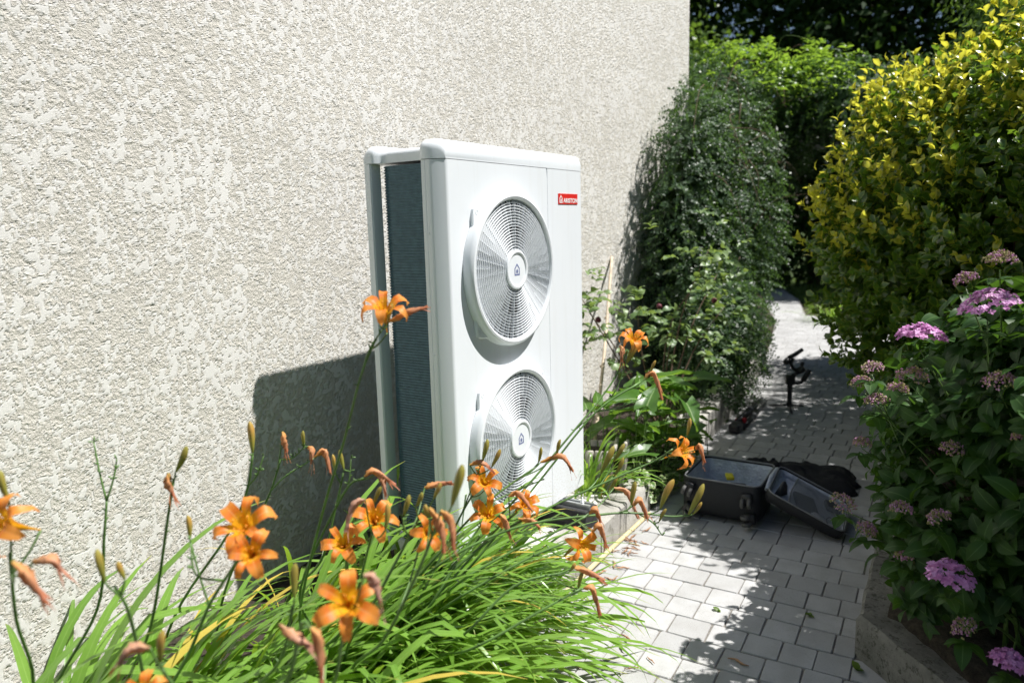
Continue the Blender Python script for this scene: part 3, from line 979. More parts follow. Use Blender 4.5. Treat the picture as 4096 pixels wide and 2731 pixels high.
SCAPES = [
   ((-0.62, 0.1, 0.12), [(-0.802, -0.124, 0.552), (-0.822, -0.251, 0.833), (-0.817, -0.334, 1.021), (-0.824, -0.406, 1.178), (-0.81, -0.442, 1.259)], [('F', (-0.798, -0.458, 1.327), (-0.43, -0.3, 0.85), 1.0), ('C', (-0.793, -0.458, 1.292), (-0.747, -0.538, 1.325)), ('B', (-0.791, -0.462, 1.289), (-0.786, -0.476, 1.333)), ('N', [(-0.839, -0.42, 1.182), (-0.819, -0.433, 1.239), (-0.798, -0.454, 1.28)])], 'tallest daylily stem, its open orange bloom in front of the dark coil') ,
   ((-1.15, 0.12, 0.12), [(-1.161, -0.199, 0.63), (-1.164, -0.3, 0.776), (-1.177, -0.399, 0.879), (-1.181, -0.451, 0.933)], [('F', (-1.176, -0.445, 0.977), (-0.63, -0.36, 0.69), 1.05), ('F', (-1.194, -0.484, 0.938), (-0.64, -0.55, 0.54), 0.9), ('B', (-1.165, -0.26, 0.903), (-1.168, -0.26, 0.953)), ('N', [(-1.241, -0.393, 0.814), (-1.234, -0.38, 0.891), (-1.231, -0.368, 0.949)])], 'daylily stem with two orange blooms one above the other against the wall') ,
   ((-0.95, -0.12, 0.12), [(-1.137, -0.593, 0.678), (-1.194, -0.699, 0.842), (-1.215, -0.74, 0.909)], [('F', (-1.225, -0.753, 0.936), (-0.62, -0.53, 0.58), 1.05), ('W', [(-1.233, -0.797, 0.996), (-1.226, -0.81, 0.989), (-1.227, -0.82, 0.955)], 1)], 'large blurred orange daylily bloom nearest the camera, low in front of the leaves') ,
   ((-1.2, -0.1, 0.12), [(-1.245, -0.596, 0.736), (-1.282, -0.71, 0.913), (-1.293, -0.744, 0.928)], [('W', [(-1.311, -0.767, 0.944), (-1.308, -0.778, 0.926), (-1.315, -0.785, 0.866)], 0.1), ('W', [(-1.317, -0.706, 0.934), (-1.306, -0.728, 0.913), (-1.296, -0.747, 0.902)], 0.8)], 'daylily stem with one long wilted flower hanging at the bottom edge') ,
   ((-1.55, 0.25, 0.12), [(-1.387, -0.04, 0.622), (-1.432, -0.148, 0.838), (-1.45, -0.208, 0.981)], [('F', (-1.458, -0.217, 1.035), (-0.85, -0.21, 0.49), 1.0), ('B', (-1.438, -0.201, 1.066), (-1.44, -0.2, 1.12)), ('W', [(-1.532, -0.432, 1.055), (-1.524, -0.449, 1.036), (-1.516, -0.471, 1.001)], 0.2), ('W', [(-1.474, -0.348, 1.01), (-1.458, -0.373, 1.012), (-1.453, -0.385, 0.996)], 0.7)], 'daylily stem cut by the left picture edge, with orange bloom and wilted petals') ,
   ((-1.3, 0.36, 0.12), [(-1.177, 0.112, 0.656), (-1.177, 0.04, 0.85), (-1.168, 0.03, 0.928)], [('N', [(-1.168, 0.03, 0.928), (-1.167, 0.047, 0.989), (-1.164, 0.062, 1.054)]), ('N', [(-1.168, 0.03, 0.928), (-1.153, 0.021, 0.974), (-1.143, 0.017, 1.016)])], 'bare forked green daylily stem before the left part of the wall') ,
   ((-1.1, 0.3, 0.12), [(-1.142, -0.039, 0.641), (-1.14, -0.148, 0.915), (-1.132, -0.17, 1.001)], [('B', (-1.128, -0.173, 1.014), (-1.115, -0.195, 1.071)), ('W', [(-1.136, -0.16, 1.014), (-1.139, -0.162, 0.992), (-1.137, -0.174, 0.966)], 0.3)], 'thin daylily stem with one slanting bud and a brown withered one left of the shadow') ,
   ((-0.95, 0.42, 0.12), [(-0.906, 0.003, 0.752), (-0.894, -0.072, 0.875), (-0.891, -0.104, 0.971)], [('B', (-0.89, -0.104, 0.977), (-0.891, -0.099, 1.052)), ('N', [(-0.912, -0.097, 0.886), (-0.892, -0.116, 0.926), (-0.877, -0.126, 0.971)])], 'daylily stem with one upright ochre bud at the edge of the wall shadow') ,
   ((-0.7, 0.45, 0.12), [(-0.779, 0.14, 0.622), (-0.752, 0.037, 0.791), (-0.743, -0.018, 0.904)], [('W', [(-0.73, -0.016, 0.976), (-0.731, -0.022, 0.952), (-0.732, -0.029, 0.922)], 0.5), ('B', (-0.705, -0.067, 0.935), (-0.705, -0.071, 0.98)), ('W', [(-0.694, -0.091, 0.907), (-0.678, -0.112, 0.922), (-0.678, -0.128, 0.867)], 0.1), ('W', [(-0.699, -0.075, 0.936), (-0.696, -0.084, 0.924), (-0.702, -0.085, 0.89)], 0.6), ('N', [(-0.776, 0.005, 0.806), (-0.742, -0.031, 0.861), (-0.695, -0.091, 0.905)]), ('N', [(-0.743, -0.018, 0.904), (-0.725, -0.044, 0.908), (-0.705, -0.067, 0.935)])], 'slender branching daylily stem with withered flowers inside the wall shadow') ,
   ((-0.55, 0.35, 0.12), [(-0.727, -0.121, 0.637), (-0.717, -0.182, 0.795), (-0.714, -0.215, 0.892)], [('B', (-0.712, -0.216, 0.9), (-0.717, -0.211, 0.951)), ('B', (-0.725, -0.196, 0.898), (-0.729, -0.195, 0.942)), ('N', [(-0.737, -0.204, 0.807), (-0.711, -0.227, 0.865), (-0.698, -0.229, 0.929)])], 'daylily stem with two small green buds left of the grey rear post') ,
   ((-0.6, 0.05, 0.12), [(-0.796, -0.121, 0.596), (-0.769, -0.268, 0.864), (-0.757, -0.328, 0.912)], [('W', [(-0.755, -0.33, 0.915), (-0.741, -0.349, 0.927), (-0.719, -0.392, 0.893)], 0.0), ('W', [(-0.737, -0.356, 0.923), (-0.734, -0.365, 0.908), (-0.735, -0.375, 0.867)], 0.7)], 'daylily stem with a nodding pale orange wilted flower across the rear post') ,
   ((-0.75, -0.02, 0.12), [(-0.806, -0.298, 0.569), (-0.824, -0.396, 0.777), (-0.832, -0.422, 0.832)], [('F', (-0.841, -0.436, 0.866), (-0.52, -0.47, 0.71), 1.05), ('W', [(-0.914, -0.487, 0.943), (-0.928, -0.468, 0.931), (-0.946, -0.457, 0.878)], 1), ('B', (-0.824, -0.419, 0.886), (-0.815, -0.439, 0.928)), ('B', (-0.901, -0.526, 0.879), (-0.899, -0.529, 0.937))], 'orange daylily bloom with a pale withered petal, left of the white front panel') ,
   ((-0.8, 0.05, 0.12), [(-0.847, -0.326, 0.576), (-0.87, -0.371, 0.748), (-0.879, -0.38, 0.791)], [('F', (-0.886, -0.383, 0.811), (-0.64, -0.43, 0.64), 0.95)], 'small orange daylily bloom low among leaves under the rear post') ,
   ((-0.7, -0.1, 0.12), [(-0.937, -0.537, 0.655), (-0.976, -0.676, 0.86), (-0.987, -0.737, 0.975)], [('W', [(-1.018, -0.77, 1.012), (-1.012, -0.785, 0.995), (-1.016, -0.794, 0.945)], 0.3), ('W', [(-1.014, -0.741, 1.01), (-1.008, -0.759, 0.98), (-1.011, -0.768, 0.931)], 0.3), ('F', (-0.853, -0.602, 0.872), (-0.54, -0.76, 0.36), 0.8), ('B', (-0.984, -0.768, 1.008), (-0.973, -0.783, 1.082)), ('B', (-0.957, -0.694, 0.96), (-0.964, -0.693, 0.991))], 'daylily stem with a big drooping salmon coloured wilted flower and tall blurred bud') ,
   ((-0.65, -0.05, 0.12), [(-0.875, -0.442, 0.666), (-0.848, -0.53, 0.827), (-0.835, -0.578, 0.915)], [('B', (-0.862, -0.543, 0.899), (-0.856, -0.556, 0.948)), ('B', (-0.845, -0.563, 0.917), (-0.842, -0.576, 0.952)), ('B', (-0.823, -0.593, 0.932), (-0.817, -0.609, 0.971)), ('N', [(-0.869, -0.549, 0.84), (-0.865, -0.545, 0.876), (-0.862, -0.543, 0.898)]), ('W', [(-0.697, -0.463, 0.892), (-0.682, -0.484, 0.899), (-0.661, -0.516, 0.904)], 0.5)], "daylily stem with a row of slim buds in front of the panel's lower left corner") ,
   ((-0.45, -0.02, 0.12), [(-0.533, -0.28, 0.479), (-0.433, -0.365, 0.712), (-0.398, -0.399, 0.784)], [('F', (-0.386, -0.413, 0.798), (-0.61, -0.47, 0.64), 1.0), ('B', (-0.38, -0.404, 0.854), (-0.373, -0.416, 0.918)), ('B', (-0.37, -0.426, 0.836), (-0.359, -0.446, 0.889)), ('W', [(-0.401, -0.376, 0.844), (-0.386, -0.396, 0.852), (-0.373, -0.422, 0.837)], 0.1), ('N', [(-0.433, -0.365, 0.712), (-0.395, -0.394, 0.817), (-0.381, -0.404, 0.852)])], 'upper orange daylily bloom in front of the lower fan grille') ,
   ((-0.42, -0.04, 0.12), [(-0.559, -0.333, 0.481), (-0.446, -0.402, 0.649), (-0.402, -0.419, 0.693)], [('F', (-0.393, -0.428, 0.712), (-0.67, -0.45, 0.58), 1.0), ('W', [(-0.4, -0.47, 0.721), (-0.395, -0.483, 0.703), (-0.395, -0.498, 0.653)], 0.5)], 'lower orange daylily bloom beneath the lower fan grille') ,
   ((-0.4, 0.0, 0.12), [(-0.506, -0.32, 0.49), (-0.38, -0.428, 0.648), (-0.318, -0.473, 0.698)], [('F', (-0.302, -0.49, 0.722), (-0.29, -0.71, 0.64), 0.95), ('W', [(-0.356, -0.471, 0.756), (-0.341, -0.492, 0.765), (-0.327, -0.528, 0.716)], 0.0), ('W', [(-0.351, -0.497, 0.696), (-0.332, -0.527, 0.689), (-0.322, -0.549, 0.669)], 0.4)], "orange daylily bloom half hidden by a shrivelled one at the fan's lower right rim") ,
   ((-0.3, 0.02, 0.12), [(-0.464, -0.287, 0.501), (-0.255, -0.421, 0.699), (-0.078, -0.5, 0.846), (0.089, -0.567, 0.987), (0.153, -0.597, 1.09)], [('F', (0.17, -0.612, 1.13), (-0.43, -0.3, 0.85), 0.95), ('B', (0.144, -0.597, 1.049), (0.164, -0.623, 1.126)), ('B', (0.146, -0.597, 1.059), (0.15, -0.609, 1.098)), ('W', [(0.125, -0.586, 1.111), (0.125, -0.592, 1.094), (0.12, -0.593, 1.06)], 0.6), ('N', [(0.007, -0.454, 0.817), (0.105, -0.566, 0.949), (0.144, -0.597, 1.049)])], 'long leaning daylily stem with orange bloom in front of the dark hedge') ,
   ((-0.25, 0.0, 0.12), [(-0.366, -0.338, 0.523), (-0.171, -0.476, 0.761), (-0.016, -0.571, 0.928), (0.115, -0.658, 1.003)], [('W', [(0.121, -0.666, 1.008), (0.14, -0.69, 1.029), (0.143, -0.719, 0.946)], 0.0), ('B', (0.134, -0.681, 1.026), (0.142, -0.699, 1.068)), ('N', [(0.027, -0.549, 0.915), (0.067, -0.606, 0.927), (0.121, -0.68, 0.96)])], 'long leaning daylily stem ending in one brown orange drooping flower') ,
   ((-0.2, -0.05, 0.12), [(-0.502, -0.318, 0.513), (-0.398, -0.44, 0.645), (-0.259, -0.542, 0.704), (-0.092, -0.688, 0.772), (-0.017, -0.757, 0.803), (0.018, -0.8, 0.836)], [('F', (0.014, -0.832, 0.836), (-0.17, -0.86, 0.48), 1.0), ('B', (-0.106, -0.628, 0.769), (-0.082, -0.66, 0.854)), ('B', (-0.081, -0.657, 0.804), (-0.066, -0.683, 0.861)), ('B', (-0.086, -0.662, 0.763), (-0.074, -0.682, 0.821)), ('B', (-0.101, -0.65, 0.721), (-0.092, -0.671, 0.765)), ('W', [(0.035, -0.863, 0.838), (0.042, -0.871, 0.848), (0.044, -0.888, 0.801)], 0.0), ('B', (0.018, -0.807, 0.811), (0.019, -0.817, 0.845)), ('B', (0.046, -0.833, 0.873), (0.048, -0.838, 0.928))], 'long daylily stem with orange bloom above the open suitcase and ochre buds along it') ,
   ((-0.3, -0.08, 0.12), [(-0.537, -0.336, 0.584), (-0.387, -0.501, 0.682), (-0.224, -0.69, 0.701), (-0.153, -0.765, 0.694), (-0.105, -0.842, 0.683), (-0.077, -0.885, 0.685)], [('B', (-0.118, -0.816, 0.704), (-0.092, -0.85, 0.785)), ('B', (-0.078, -0.883, 0.686), (-0.053, -0.913, 0.776)), ('B', (-0.072, -0.892, 0.687), (-0.063, -0.913, 0.726)), ('B', (-0.125, -0.815, 0.668), (-0.117, -0.835, 0.707)), ('W', [(-0.175, -0.76, 0.723), (-0.162, -0.775, 0.737), (-0.159, -0.796, 0.687)], 0.0), ('B', (-0.16, -0.747, 0.716), (-0.152, -0.759, 0.783)), ('N', [(-0.153, -0.765, 0.694), (-0.134, -0.802, 0.666), (-0.126, -0.825, 0.632)])], 'nearly level daylily stem with fat yellow buds beside the suitcase wheels') ,
   ((-0.3, -0.1, 0.12), [(-0.527, -0.414, 0.562), (-0.427, -0.526, 0.64), (-0.341, -0.61, 0.679), (-0.273, -0.668, 0.71)], [('W', [(-0.269, -0.673, 0.715), (-0.258, -0.686, 0.728), (-0.255, -0.701, 0.691)], 0.0), ('W', [(-0.288, -0.692, 0.677), (-0.275, -0.708, 0.69), (-0.275, -0.726, 0.632)], 0.0), ('W', [(-0.152, -0.692, 0.754), (-0.134, -0.724, 0.741), (-0.129, -0.755, 0.667)], 0.8)], 'daylily stem with two curled wilted flowers before the black rubber foot') ,
   ((-0.35, -0.1, 0.12), [(-0.555, -0.419, 0.527), (-0.421, -0.561, 0.621), (-0.327, -0.639, 0.652)], [('F', (-0.308, -0.672, 0.642), (-0.46, -0.88, 0.13), 1.0), ('B', (-0.34, -0.631, 0.612), (-0.328, -0.66, 0.641))], 'orange daylily bloom turned sideways over the kerb by the cane') ,
   ((-0.45, -0.12, 0.12), [(-0.629, -0.501, 0.493), (-0.541, -0.602, 0.612), (-0.441, -0.694, 0.629)], [('W', [(-0.439, -0.712, 0.643), (-0.422, -0.74, 0.635), (-0.401, -0.781, 0.61)], 0.0), ('B', (-0.437, -0.701, 0.629), (-0.434, -0.716, 0.657)), ('B', (-0.431, -0.723, 0.585), (-0.424, -0.737, 0.633))], 'low daylily stem with a withered pink flower pointing at the paving') ,
   ((-0.5, -0.15, 0.12), [(-0.659, -0.549, 0.489), (-0.547, -0.679, 0.57), (-0.468, -0.751, 0.612)], [('W', [(-0.465, -0.755, 0.612), (-0.453, -0.775, 0.609), (-0.453, -0.794, 0.545)], 0.1)], 'lowest daylily stem with one hanging wilted flower over the pavers') ,
   ((-0.35, 0.03, 0.12), [(-0.498, -0.304, 0.584), (-0.359, -0.386, 0.715), (-0.218, -0.483, 0.806)], [('W', [(-0.212, -0.489, 0.814), (-0.178, -0.536, 0.831), (-0.165, -0.57, 0.786)], 0.05), ('B', (-0.184, -0.527, 0.834), (-0.178, -0.54, 0.881)), ('B', (-0.216, -0.484, 0.813), (-0.214, -0.491, 0.862)), ('N', [(-0.32, -0.359, 0.696), (-0.251, -0.45, 0.743), (-0.214, -0.501, 0.766)])], "daylily stem with a shrivelled orange flower across the lower fan's right half") ,
   ((-1.2, 0.1, 0.12), [(-1.317, -0.316, 0.679), (-1.358, -0.383, 0.869), (-1.379, -0.386, 0.937)], [('B', (-1.396, -0.392, 0.953), (-1.399, -0.389, 1.011)), ('B', (-1.368, -0.399, 0.947), (-1.374, -0.399, 0.98))], 'arching daylily stem with one brown blurred bud at lower left') ,
   ((-1.3, -0.02, 0.12), [(-1.381, -0.524, 0.777), (-1.402, -0.541, 0.857)], [('W', [(-1.422, -0.552, 0.905), (-1.438, -0.529, 0.904), (-1.45, -0.515, 0.883)], 0.9), ('B', (-1.402, -0.539, 0.866), (-1.396, -0.551, 0.92)), ('F', (-1.413, -0.501, 0.811), (-0.53, -0.37, 0.76), 0.7)], 'daylily stem at the bottom edge with a pale curled petal and blurred bud') ,
   ((-1.0, 0.0, 0.12), [(-1.148, -0.476, 0.704), (-1.174, -0.56, 0.853)], [('B', (-1.176, -0.569, 0.871), (-1.172, -0.576, 0.933))], 'single blurred brown bud on a short daylily stem beside the large bloom') ,
]
# ================================================================ DAYLILIES
def spline(P, n):
    """Catmull-Rom through points, n samples per span"""
    P = [Vector(p) for p in P]
    Q = [P[0]*2 - P[1]] + P + [P[-1]*2 - P[-2]]
    out = []
    for i in range(1, len(Q)-2):
        for k in range(n):
            t = k/n
            a, b, c, d = Q[i-1], Q[i], Q[i+1], Q[i+2]
            out.append(0.5*((2*b) + (-a+c)*t + (2*a-5*b+4*c-d)*t*t + (-a+3*b-3*c+d)*t*t*t))
    out.append(P[-1])
    return out

def petal_mesh(wmax, L, seed, recurve):
    r = random.Random(seed)
    q = recurve
    prof = [(0.0035, 0.0), (0.0068, 0.021), (0.0120, 0.041), (0.0205, 0.057), (0.0325, 0.067), (0.0455, 0.0705 - 0.001*q), (0.0560, 0.0675 - 0.004*q), (0.0630 - 0.001*q, 0.0590 - 0.008*q), (0.0655 - 0.005*q, 0.0490 - 0.012*q)]
    wid = [0.0045, 0.0072, 0.0112, 0.0150, 0.0170, 0.0168, 0.0140, 0.0085, 0.0010]
    V = []; A = []; F = []
    n = len(prof); m = 7
    ph = r.uniform(0, 6)
    for i, (rr, z) in enumerate(prof):
        w = wid[i]*wmax
        t = i/(n-1)
        for j in range(m):
            u = j/(m-1)*2 - 1
            cup = 0.34*w*u*u*(1-t*1.15)
            ruf = 0.0030*math.sin(ph + i*2.3 + u*2.6)*(abs(u)**2)*min(1, t*2)
            rib = -0.0008*math.exp(-(u/0.2)**2)
            # normal of profile ~ inward/up
            i0, i1 = max(0, i-1), min(n-1, i+1)
            tx, tz = prof[i1][0]-prof[i0][0], prof[i1][1]-prof[i0][1]
            l = math.hypot(tx, tz); nx, nz = -tz/l, tx/l
            k = (cup + ruf + rib)
            V.append(((rr + nx*k)*L, u*w*L, (z + nz*k)*L)); A.append((abs(u), t, r.random()*0.01))
    for i in range(n-1):
        for j in range(m-1):
            F.append((i*m+j, (i+1)*m+j, (i+1)*m+j+1, i*m+j+1))
    me = MB().add(V, F, A).mesh("petal"); me.materials.append(MAT["lily"])
    me.polygons.foreach_set("use_smooth", np.ones(len(me.polygons), dtype=bool))
    return me
PET_IN = [petal_mesh(0.90, 1.0, 100+i, rc) for i, rc in enumerate((0.7, 1.7, 1.2, 2.3))]
PET_OUT = [petal_mesh(0.62, 1.02, 200+i, rc) for i, rc in enumerate((1.2, 2.2, 1.6, 2.7))]
def stamen_mesh(seed):
    r = random.Random(seed); mb = MB()
    for k in range(7):
        a = k*6.283/6 + 0.3
        rr = 0.012 + r.uniform(-.003, .004); L = 0.058 + r.uniform(-.006, .01) + (0.014 if k == 6 else 0)
        P = [(0.002*math.cos(a), 0.002*math.sin(a), 0.012), (rr*0.5*math.cos(a), rr*0.5*math.sin(a), L*0.55), (rr*math.cos(a), rr*math.sin(a)-0.004, L*0.85), (rr*1.25*math.cos(a), rr*1.25*math.sin(a)-0.003, L+0.004)]
        mb.tube(P, [0.0008, 0.0008, 0.0007, 0.0006], 4)
        if k < 6:
            e = Vector(P[-1]); mb.tube([e - Vector((0.003, 0, 0)), e + Vector((0.003, 0, 0.001))], 0.0012, 5)
    me = mb.mesh("stamens"); me.materials.append(MAT["stamen"]); return me
STAM = [stamen_mesh(i) for i in range(3)]
def throat_mesh():
    mb = MB()
    V = []; A = []; F = []
    prof = [(0.0016, -0.030), (0.0022, -0.018), (0.0032, -0.004), (0.0052, 0.010), (0.0085, 0.024)]
    n = 8
    for i, (r, z) in enumerate(prof):
        for k in range(n):
            a = 6.283*k/n; V.append((r*math.cos(a), r*math.sin(a), z)); A.append((0.5, 0.02+0.05*i, 0))
    for i in range(len(prof)-1):
        for k in range(n):
            F.append((i*n+k, i*n+(k+1) % n, (i+1)*n+(k+1) % n, (i+1)*n+k))
    me = mb.add(V, F, A).mesh("flower"); me.materials.append(MAT["lily"]); me.polygons.foreach_set("use_smooth", np.ones(len(me.polygons), dtype=bool)); return me
THROAT = throat_mesh()

def frame_z(ax, spin):
    z = Vector(ax).normalized()
    x = Vector((0, 0, 1)).cross(z)
    if x.length < 1e-3: x = Vector((1, 0, 0))
    x.normalize(); y = z.cross(x)
    Mx = Matrix((( x.x, y.x, z.x, 0), (x.y, y.y, z.y, 0), (x.z, y.z, z.z, 0), (0, 0, 0, 1)))
    return Mx @ Matrix.Rotation(spin, 4, 'Z')

def bud_mesh(seed):
    r = random.Random(seed)
    prof = [(0.0016, 0.0), (0.0030, 0.06), (0.0048, 0.18), (0.0066, 0.36), (0.0078, 0.56), (0.0080, 0.72), (0.0066, 0.86), (0.0040, 0.95), (0.0012, 1.0)]
    V = []; A = []; F = []; n = 9
    green = r.uniform(0, 0.7)
    for i, (rr, t) in enumerate(prof):
        for k in range(n):
            a = 6.283*k/n
            q = rr*(1 + 0.13*math.cos(3*a + t*2))
            bend = 0.006*math.sin(t*2.2)
            V.append((q*math.cos(a) + bend, q*math.sin(a), t*0.075)); A.append((0.5, max(t, .01), green))
    for i in range(len(prof)-1):
        for k in range(n):
            F.append((i*n+k, i*n+(k+1) % n, (i+1)*n+(k+1) % n, (i+1)*n+k))
    me = MB().add(V, F, A).mesh("bud"); me.materials.append(MAT["bud"]); me.polygons.foreach_set("use_smooth", np.ones(len(me.polygons), dtype=bool)); return me
BUDS = [bud_mesh(i) for i in range(6)]

def wilted_mesh(P, pale, seed, width=1.0):
    """shrivelled flower following three points"""
    r = random.Random(seed); mb = MB()
    C = spline(P, 5); n = len(C)
    L = sum((C[i+1]-C[i]).length for i in range(n-1))
    # twisted closed tube for the neck, splitting to shrivelled tepals
    rad = []
    for i in range(n):
        t = i/(n-1)
        rad.append((0.0022 + 0.0046*math.sin(min(1, t*1.15)*math.pi*0.92)**1.2)*width*(0.85+0.3*r.random()))
    m = 9
    V = []; A = []; F = []
    u = None
    for i, p in enumerate(C):
        t_ = (C[min(i+1, n-1)]-C[max(i-1, 0)]).normalized()
        u = (t_.orthogonal() if u is None else (u - t_*u.dot(t_))).normalized(); w = t_.cross(u)
        for k in range(m):
            a = 6.283*k/m + i*0.22
            q = rad[i]*(1 + 0.5*math.cos(3*a + i*0.7 + seed) + 0.25*r.uniform(-1, 1))
            V.append(p + (u*math.cos(a) + w*math.sin(a))*q); A.append((0.3 + 0.3*(k % 2), i/(n-1)*0.88+0.01, min(1, max(0, pale*0.9 + r.uniform(-.12, .12)))))
    for i in range(n-1):
        for k in range(m):
            F.append((i*m+k, i*m+(k+1) % m, (i+1)*m+(k+1) % m, (i+1)*m+k))
    mb.add(V, F, A)
    # loose tepal tips
    e = C[-1]; dr = (C[-1]-C[-3]).normalized()
    for k in range(4):
        s = Vector((r.uniform(-1, 1), r.uniform(-1, 1), r.uniform(-.6, .3)))*0.35
        d = (dr + s).normalized(); st = C[-4+k % 2]
        l = r.uniform(0.024, 0.044)*width
        side = d.orthogonal().normalized()
        V = []; A = []
        for i in range(4):
            t = i/3; c = st + d*l*t + Vector((0, 0, -0.006*t*t))
            ww = 0.0042*(1-t*0.85)*width
            V += [c - side*ww, c + side*ww + d.cross(side)*0.002*math.sin(i*2+seed)]; A += [(0.6, 0.7+0.3*t, pale), (0.2, 0.7+0.3*t, pale)]
        mb.add(V, [(2*i, 2*i+1, 2*i+3, 2*i+2) for i in range(3)], A)
    return mb.mesh("wilted_flower")

def nearest(curve, p):
    return min(range(len(curve)), key=lambda i: (curve[i]-p).length)

def build_scape(spec, idx):
    base, pts, items, label = spec
    r = random.Random(900+idx)
    root = thing("daylily", label, "daylily", base, "daylily stems leaning out of the bed")
    o0 = Vector(base)
    def part(name, mb, mat, smooth=True):
        return mb.build(name, mat, root, smooth)
    b = Vector(base); p0 = Vector(pts[0])
    mid = b.lerp(p0, 0.45) + Vector((0, 0, 0.10*(p0-b).length))
    C = [p - o0 for p in spline([b, mid] + [Vector(p) for p in pts], 6)]
    n = len(C)
    mb = MB(); mb.tube(C, [0.0042 - 0.0017*i/(n-1) for i in range(n)], 7)
    # little node scars
    for k in range(5):
        i = r.randrange(n//2, n); nd = Vector((r.uniform(-1, 1), r.uniform(-1, 1), r.uniform(0.2, 1))).normalized()
        mb.tube([C[i], C[i] + nd*0.008, C[i] + nd*0.011], [0.0016, 0.0017, 0.0006], 5)
    part("stem", mb, MAT["scape"])
    extra = []
    def branch(to, rad=0.0017):
        to = Vector(to)
        i = nearest(C, to)
        # leave the stem a little earlier so that the branch slants forward
        i = max(0, i - 2)
        s = C[i]
        for E in extra:
            for q in E:
                if (q-to).length < (s-to).length*0.6: s = q
        d = (to - s).length
        if d < 0.006: return
        md = s.lerp(to, 0.55) + Vector((0, 0, -0.08*d))
        mb = MB(); mb.tube(spline([s, md, to], 4), [rad*1.1]*4 + [rad]*5, 6); part("branch", mb, MAT["scape"])
    for it in items:
        if it[0] == 'N':
            P = [Vector(p) - o0 for p in it[1]]
            i = nearest(C, P[0]); P[0] = C[i]
            Q = spline(P, 4); extra.append(Q)
            mb = MB(); mb.tube(Q, [0.0024 - 0.0009*i/(len(Q)-1) for i in range(len(Q))], 6)
            for k in range(7):
                i = r.randrange(len(Q)//2, len(Q)); nd = Vector((r.uniform(-1, 1), r.uniform(-1, 1), r.uniform(0.1, 1))).normalized()
                mb.tube([Q[i], Q[i] + nd*0.008, Q[i] + nd*0.012], [0.0013, 0.0019, 0.0008], 5)
            part("branch", mb, MAT["scape"])
    for q, it in enumerate(items):
        if it[0] == 'F':
            _, pos, ax, sz = it
            A = Vector(ax).normalized(); sz *= 1.0
            org = Vector(pos) - o0 - A*0.046*sz
            spin = r.uniform(0, 6.28)
            fl = link("flower", THROAT, None, root)
            fl.matrix_basis = Matrix.Translation(org) @ frame_z(A, spin) @ Matrix.Scale(sz*0.83, 4)
            for k in range(6):
                me = r.choice(PET_IN if k % 2 == 0 else PET_OUT)
                p = link("petal", me, None, fl)
                p.matrix_basis = Matrix.Translation((0, 0, 0.0 if k % 2 == 0 else -0.0012)) @ Matrix.Rotation(k*math.pi/3 + r.uniform(-.09, .09), 4, 'Z') @ Matrix.Rotation(r.uniform(-.10, .10), 4, 'Y') @ Matrix.Scale(r.uniform(0.94, 1.06), 4)
            link("stamens", r.choice(STAM), None, fl, True)
            branch(org - A*0.026*sz, 0.0020)
        elif it[0] in 'BC':
            a, c = Vector(it[1]) - o0, Vector(it[2]) - o0
            L = (c - a).length
            bd = link("bud", r.choice(BUDS), None, root)
            k = L/0.075
            wk = min(1.15, max(0.6, k))*(1.0 if it[0] == 'B' else 0.75)
            bd.matrix_basis = Matrix.Translation(a) @ frame_z(c - a, r.uniform(0, 6)) @ Matrix.Diagonal((wk, wk, k, 1))
            if it[0] == 'C':
                me = wilted_mesh([a, a.lerp(c, .5) + Vector((0, 0, .004)), c], 0.15, 77, 0.85)
                me.materials.append(MAT["wilted"]); bpy.data.objects.remove(bd); link("wilted_flower", me, None, root, True)
            branch(a, 0.0018)
        elif it[0] == 'W':
            P = [Vector(p) - o0 for p in it[1]]
            me = wilted_mesh(P, it[2], idx*10+q, 1.0); me.materials.append(MAT["wilted"])
            link("wilted_flower", me, None, root, True)
            branch(P[0], 0.0017)
for i, sp in enumerate(SCAPES): build_scape(sp, i)

# ---- strap leaves
def strap(L, w, e0, bend, seed, kink=None):
    r = random.Random(seed); n = 13
    V = []; A = []; F = []
    x = z = 0.0; ang = e0
    tw = r.uniform(-0.5, 0.5); side = r.uniform(-0.05, 0.05)
    for i in range(n):
        t = i/(n-1)
        ww = w*(0.62 + 0.38*min(1, t*4))*(1 - max(0, (t-0.55)/0.45)**1.7*0.96)
        fold = 0.42*(1 - t*0.5)
        c, s = math.cos(ang), math.sin(ang)
        roll = tw*t
        for u in (-1, 0, 1):
            # cross-section V: edges lifted along the normal (-s, c)
            lift = abs(u)*fold*ww*0.55
            yy = u*ww*math.cos(roll) ; hh = lift + u*ww*math.sin(roll)*0.7
            V.append((x - s*hh, yy + side*t*t*L, z + c*hh)); A.append((abs(u), max(t, 0.01), r.random()*0 + 0.0))
        if i < n-1:
            ds = L/(n-1)
            x += math.cos(ang)*ds; z += math.sin(ang)*ds
            k = bend/(n-1)*(0.35 + 1.3*t)
            if kink is not None and abs(t - kink) < 0.5/(n-1): k += 0.9
            ang -= k
    for i in range(n-1):
        for j in range(2):
            F.append((i*3+j, (i+1)*3+j, (i+1)*3+j+1, i*3+j+1))
    return V, A, F
STRAPS = []
for i in range(30):
    r = random.Random(400+i)
    V, A, F = strap(r.uniform(0.58, 0.92), r.uniform(0.0090, 0.0134), math.radians(r.uniform(40, 76)), math.radians(r.uniform(75, 140)), 500+i, r.uniform(0.45, 0.8) if i % 7 == 3 else None)
    k = r.random(); A = [(a, b, k) for a, b, _ in A]
    me = MB().add(V, F, A).mesh("leaf"); me.materials.append(MAT["lily_leaf"] if i != 7 else MAT["lily_leaf_yellow"])
    me.polygons.foreach_set("use_smooth", np.ones(len(me.polygons), dtype=bool)); STRAPS.append(me)

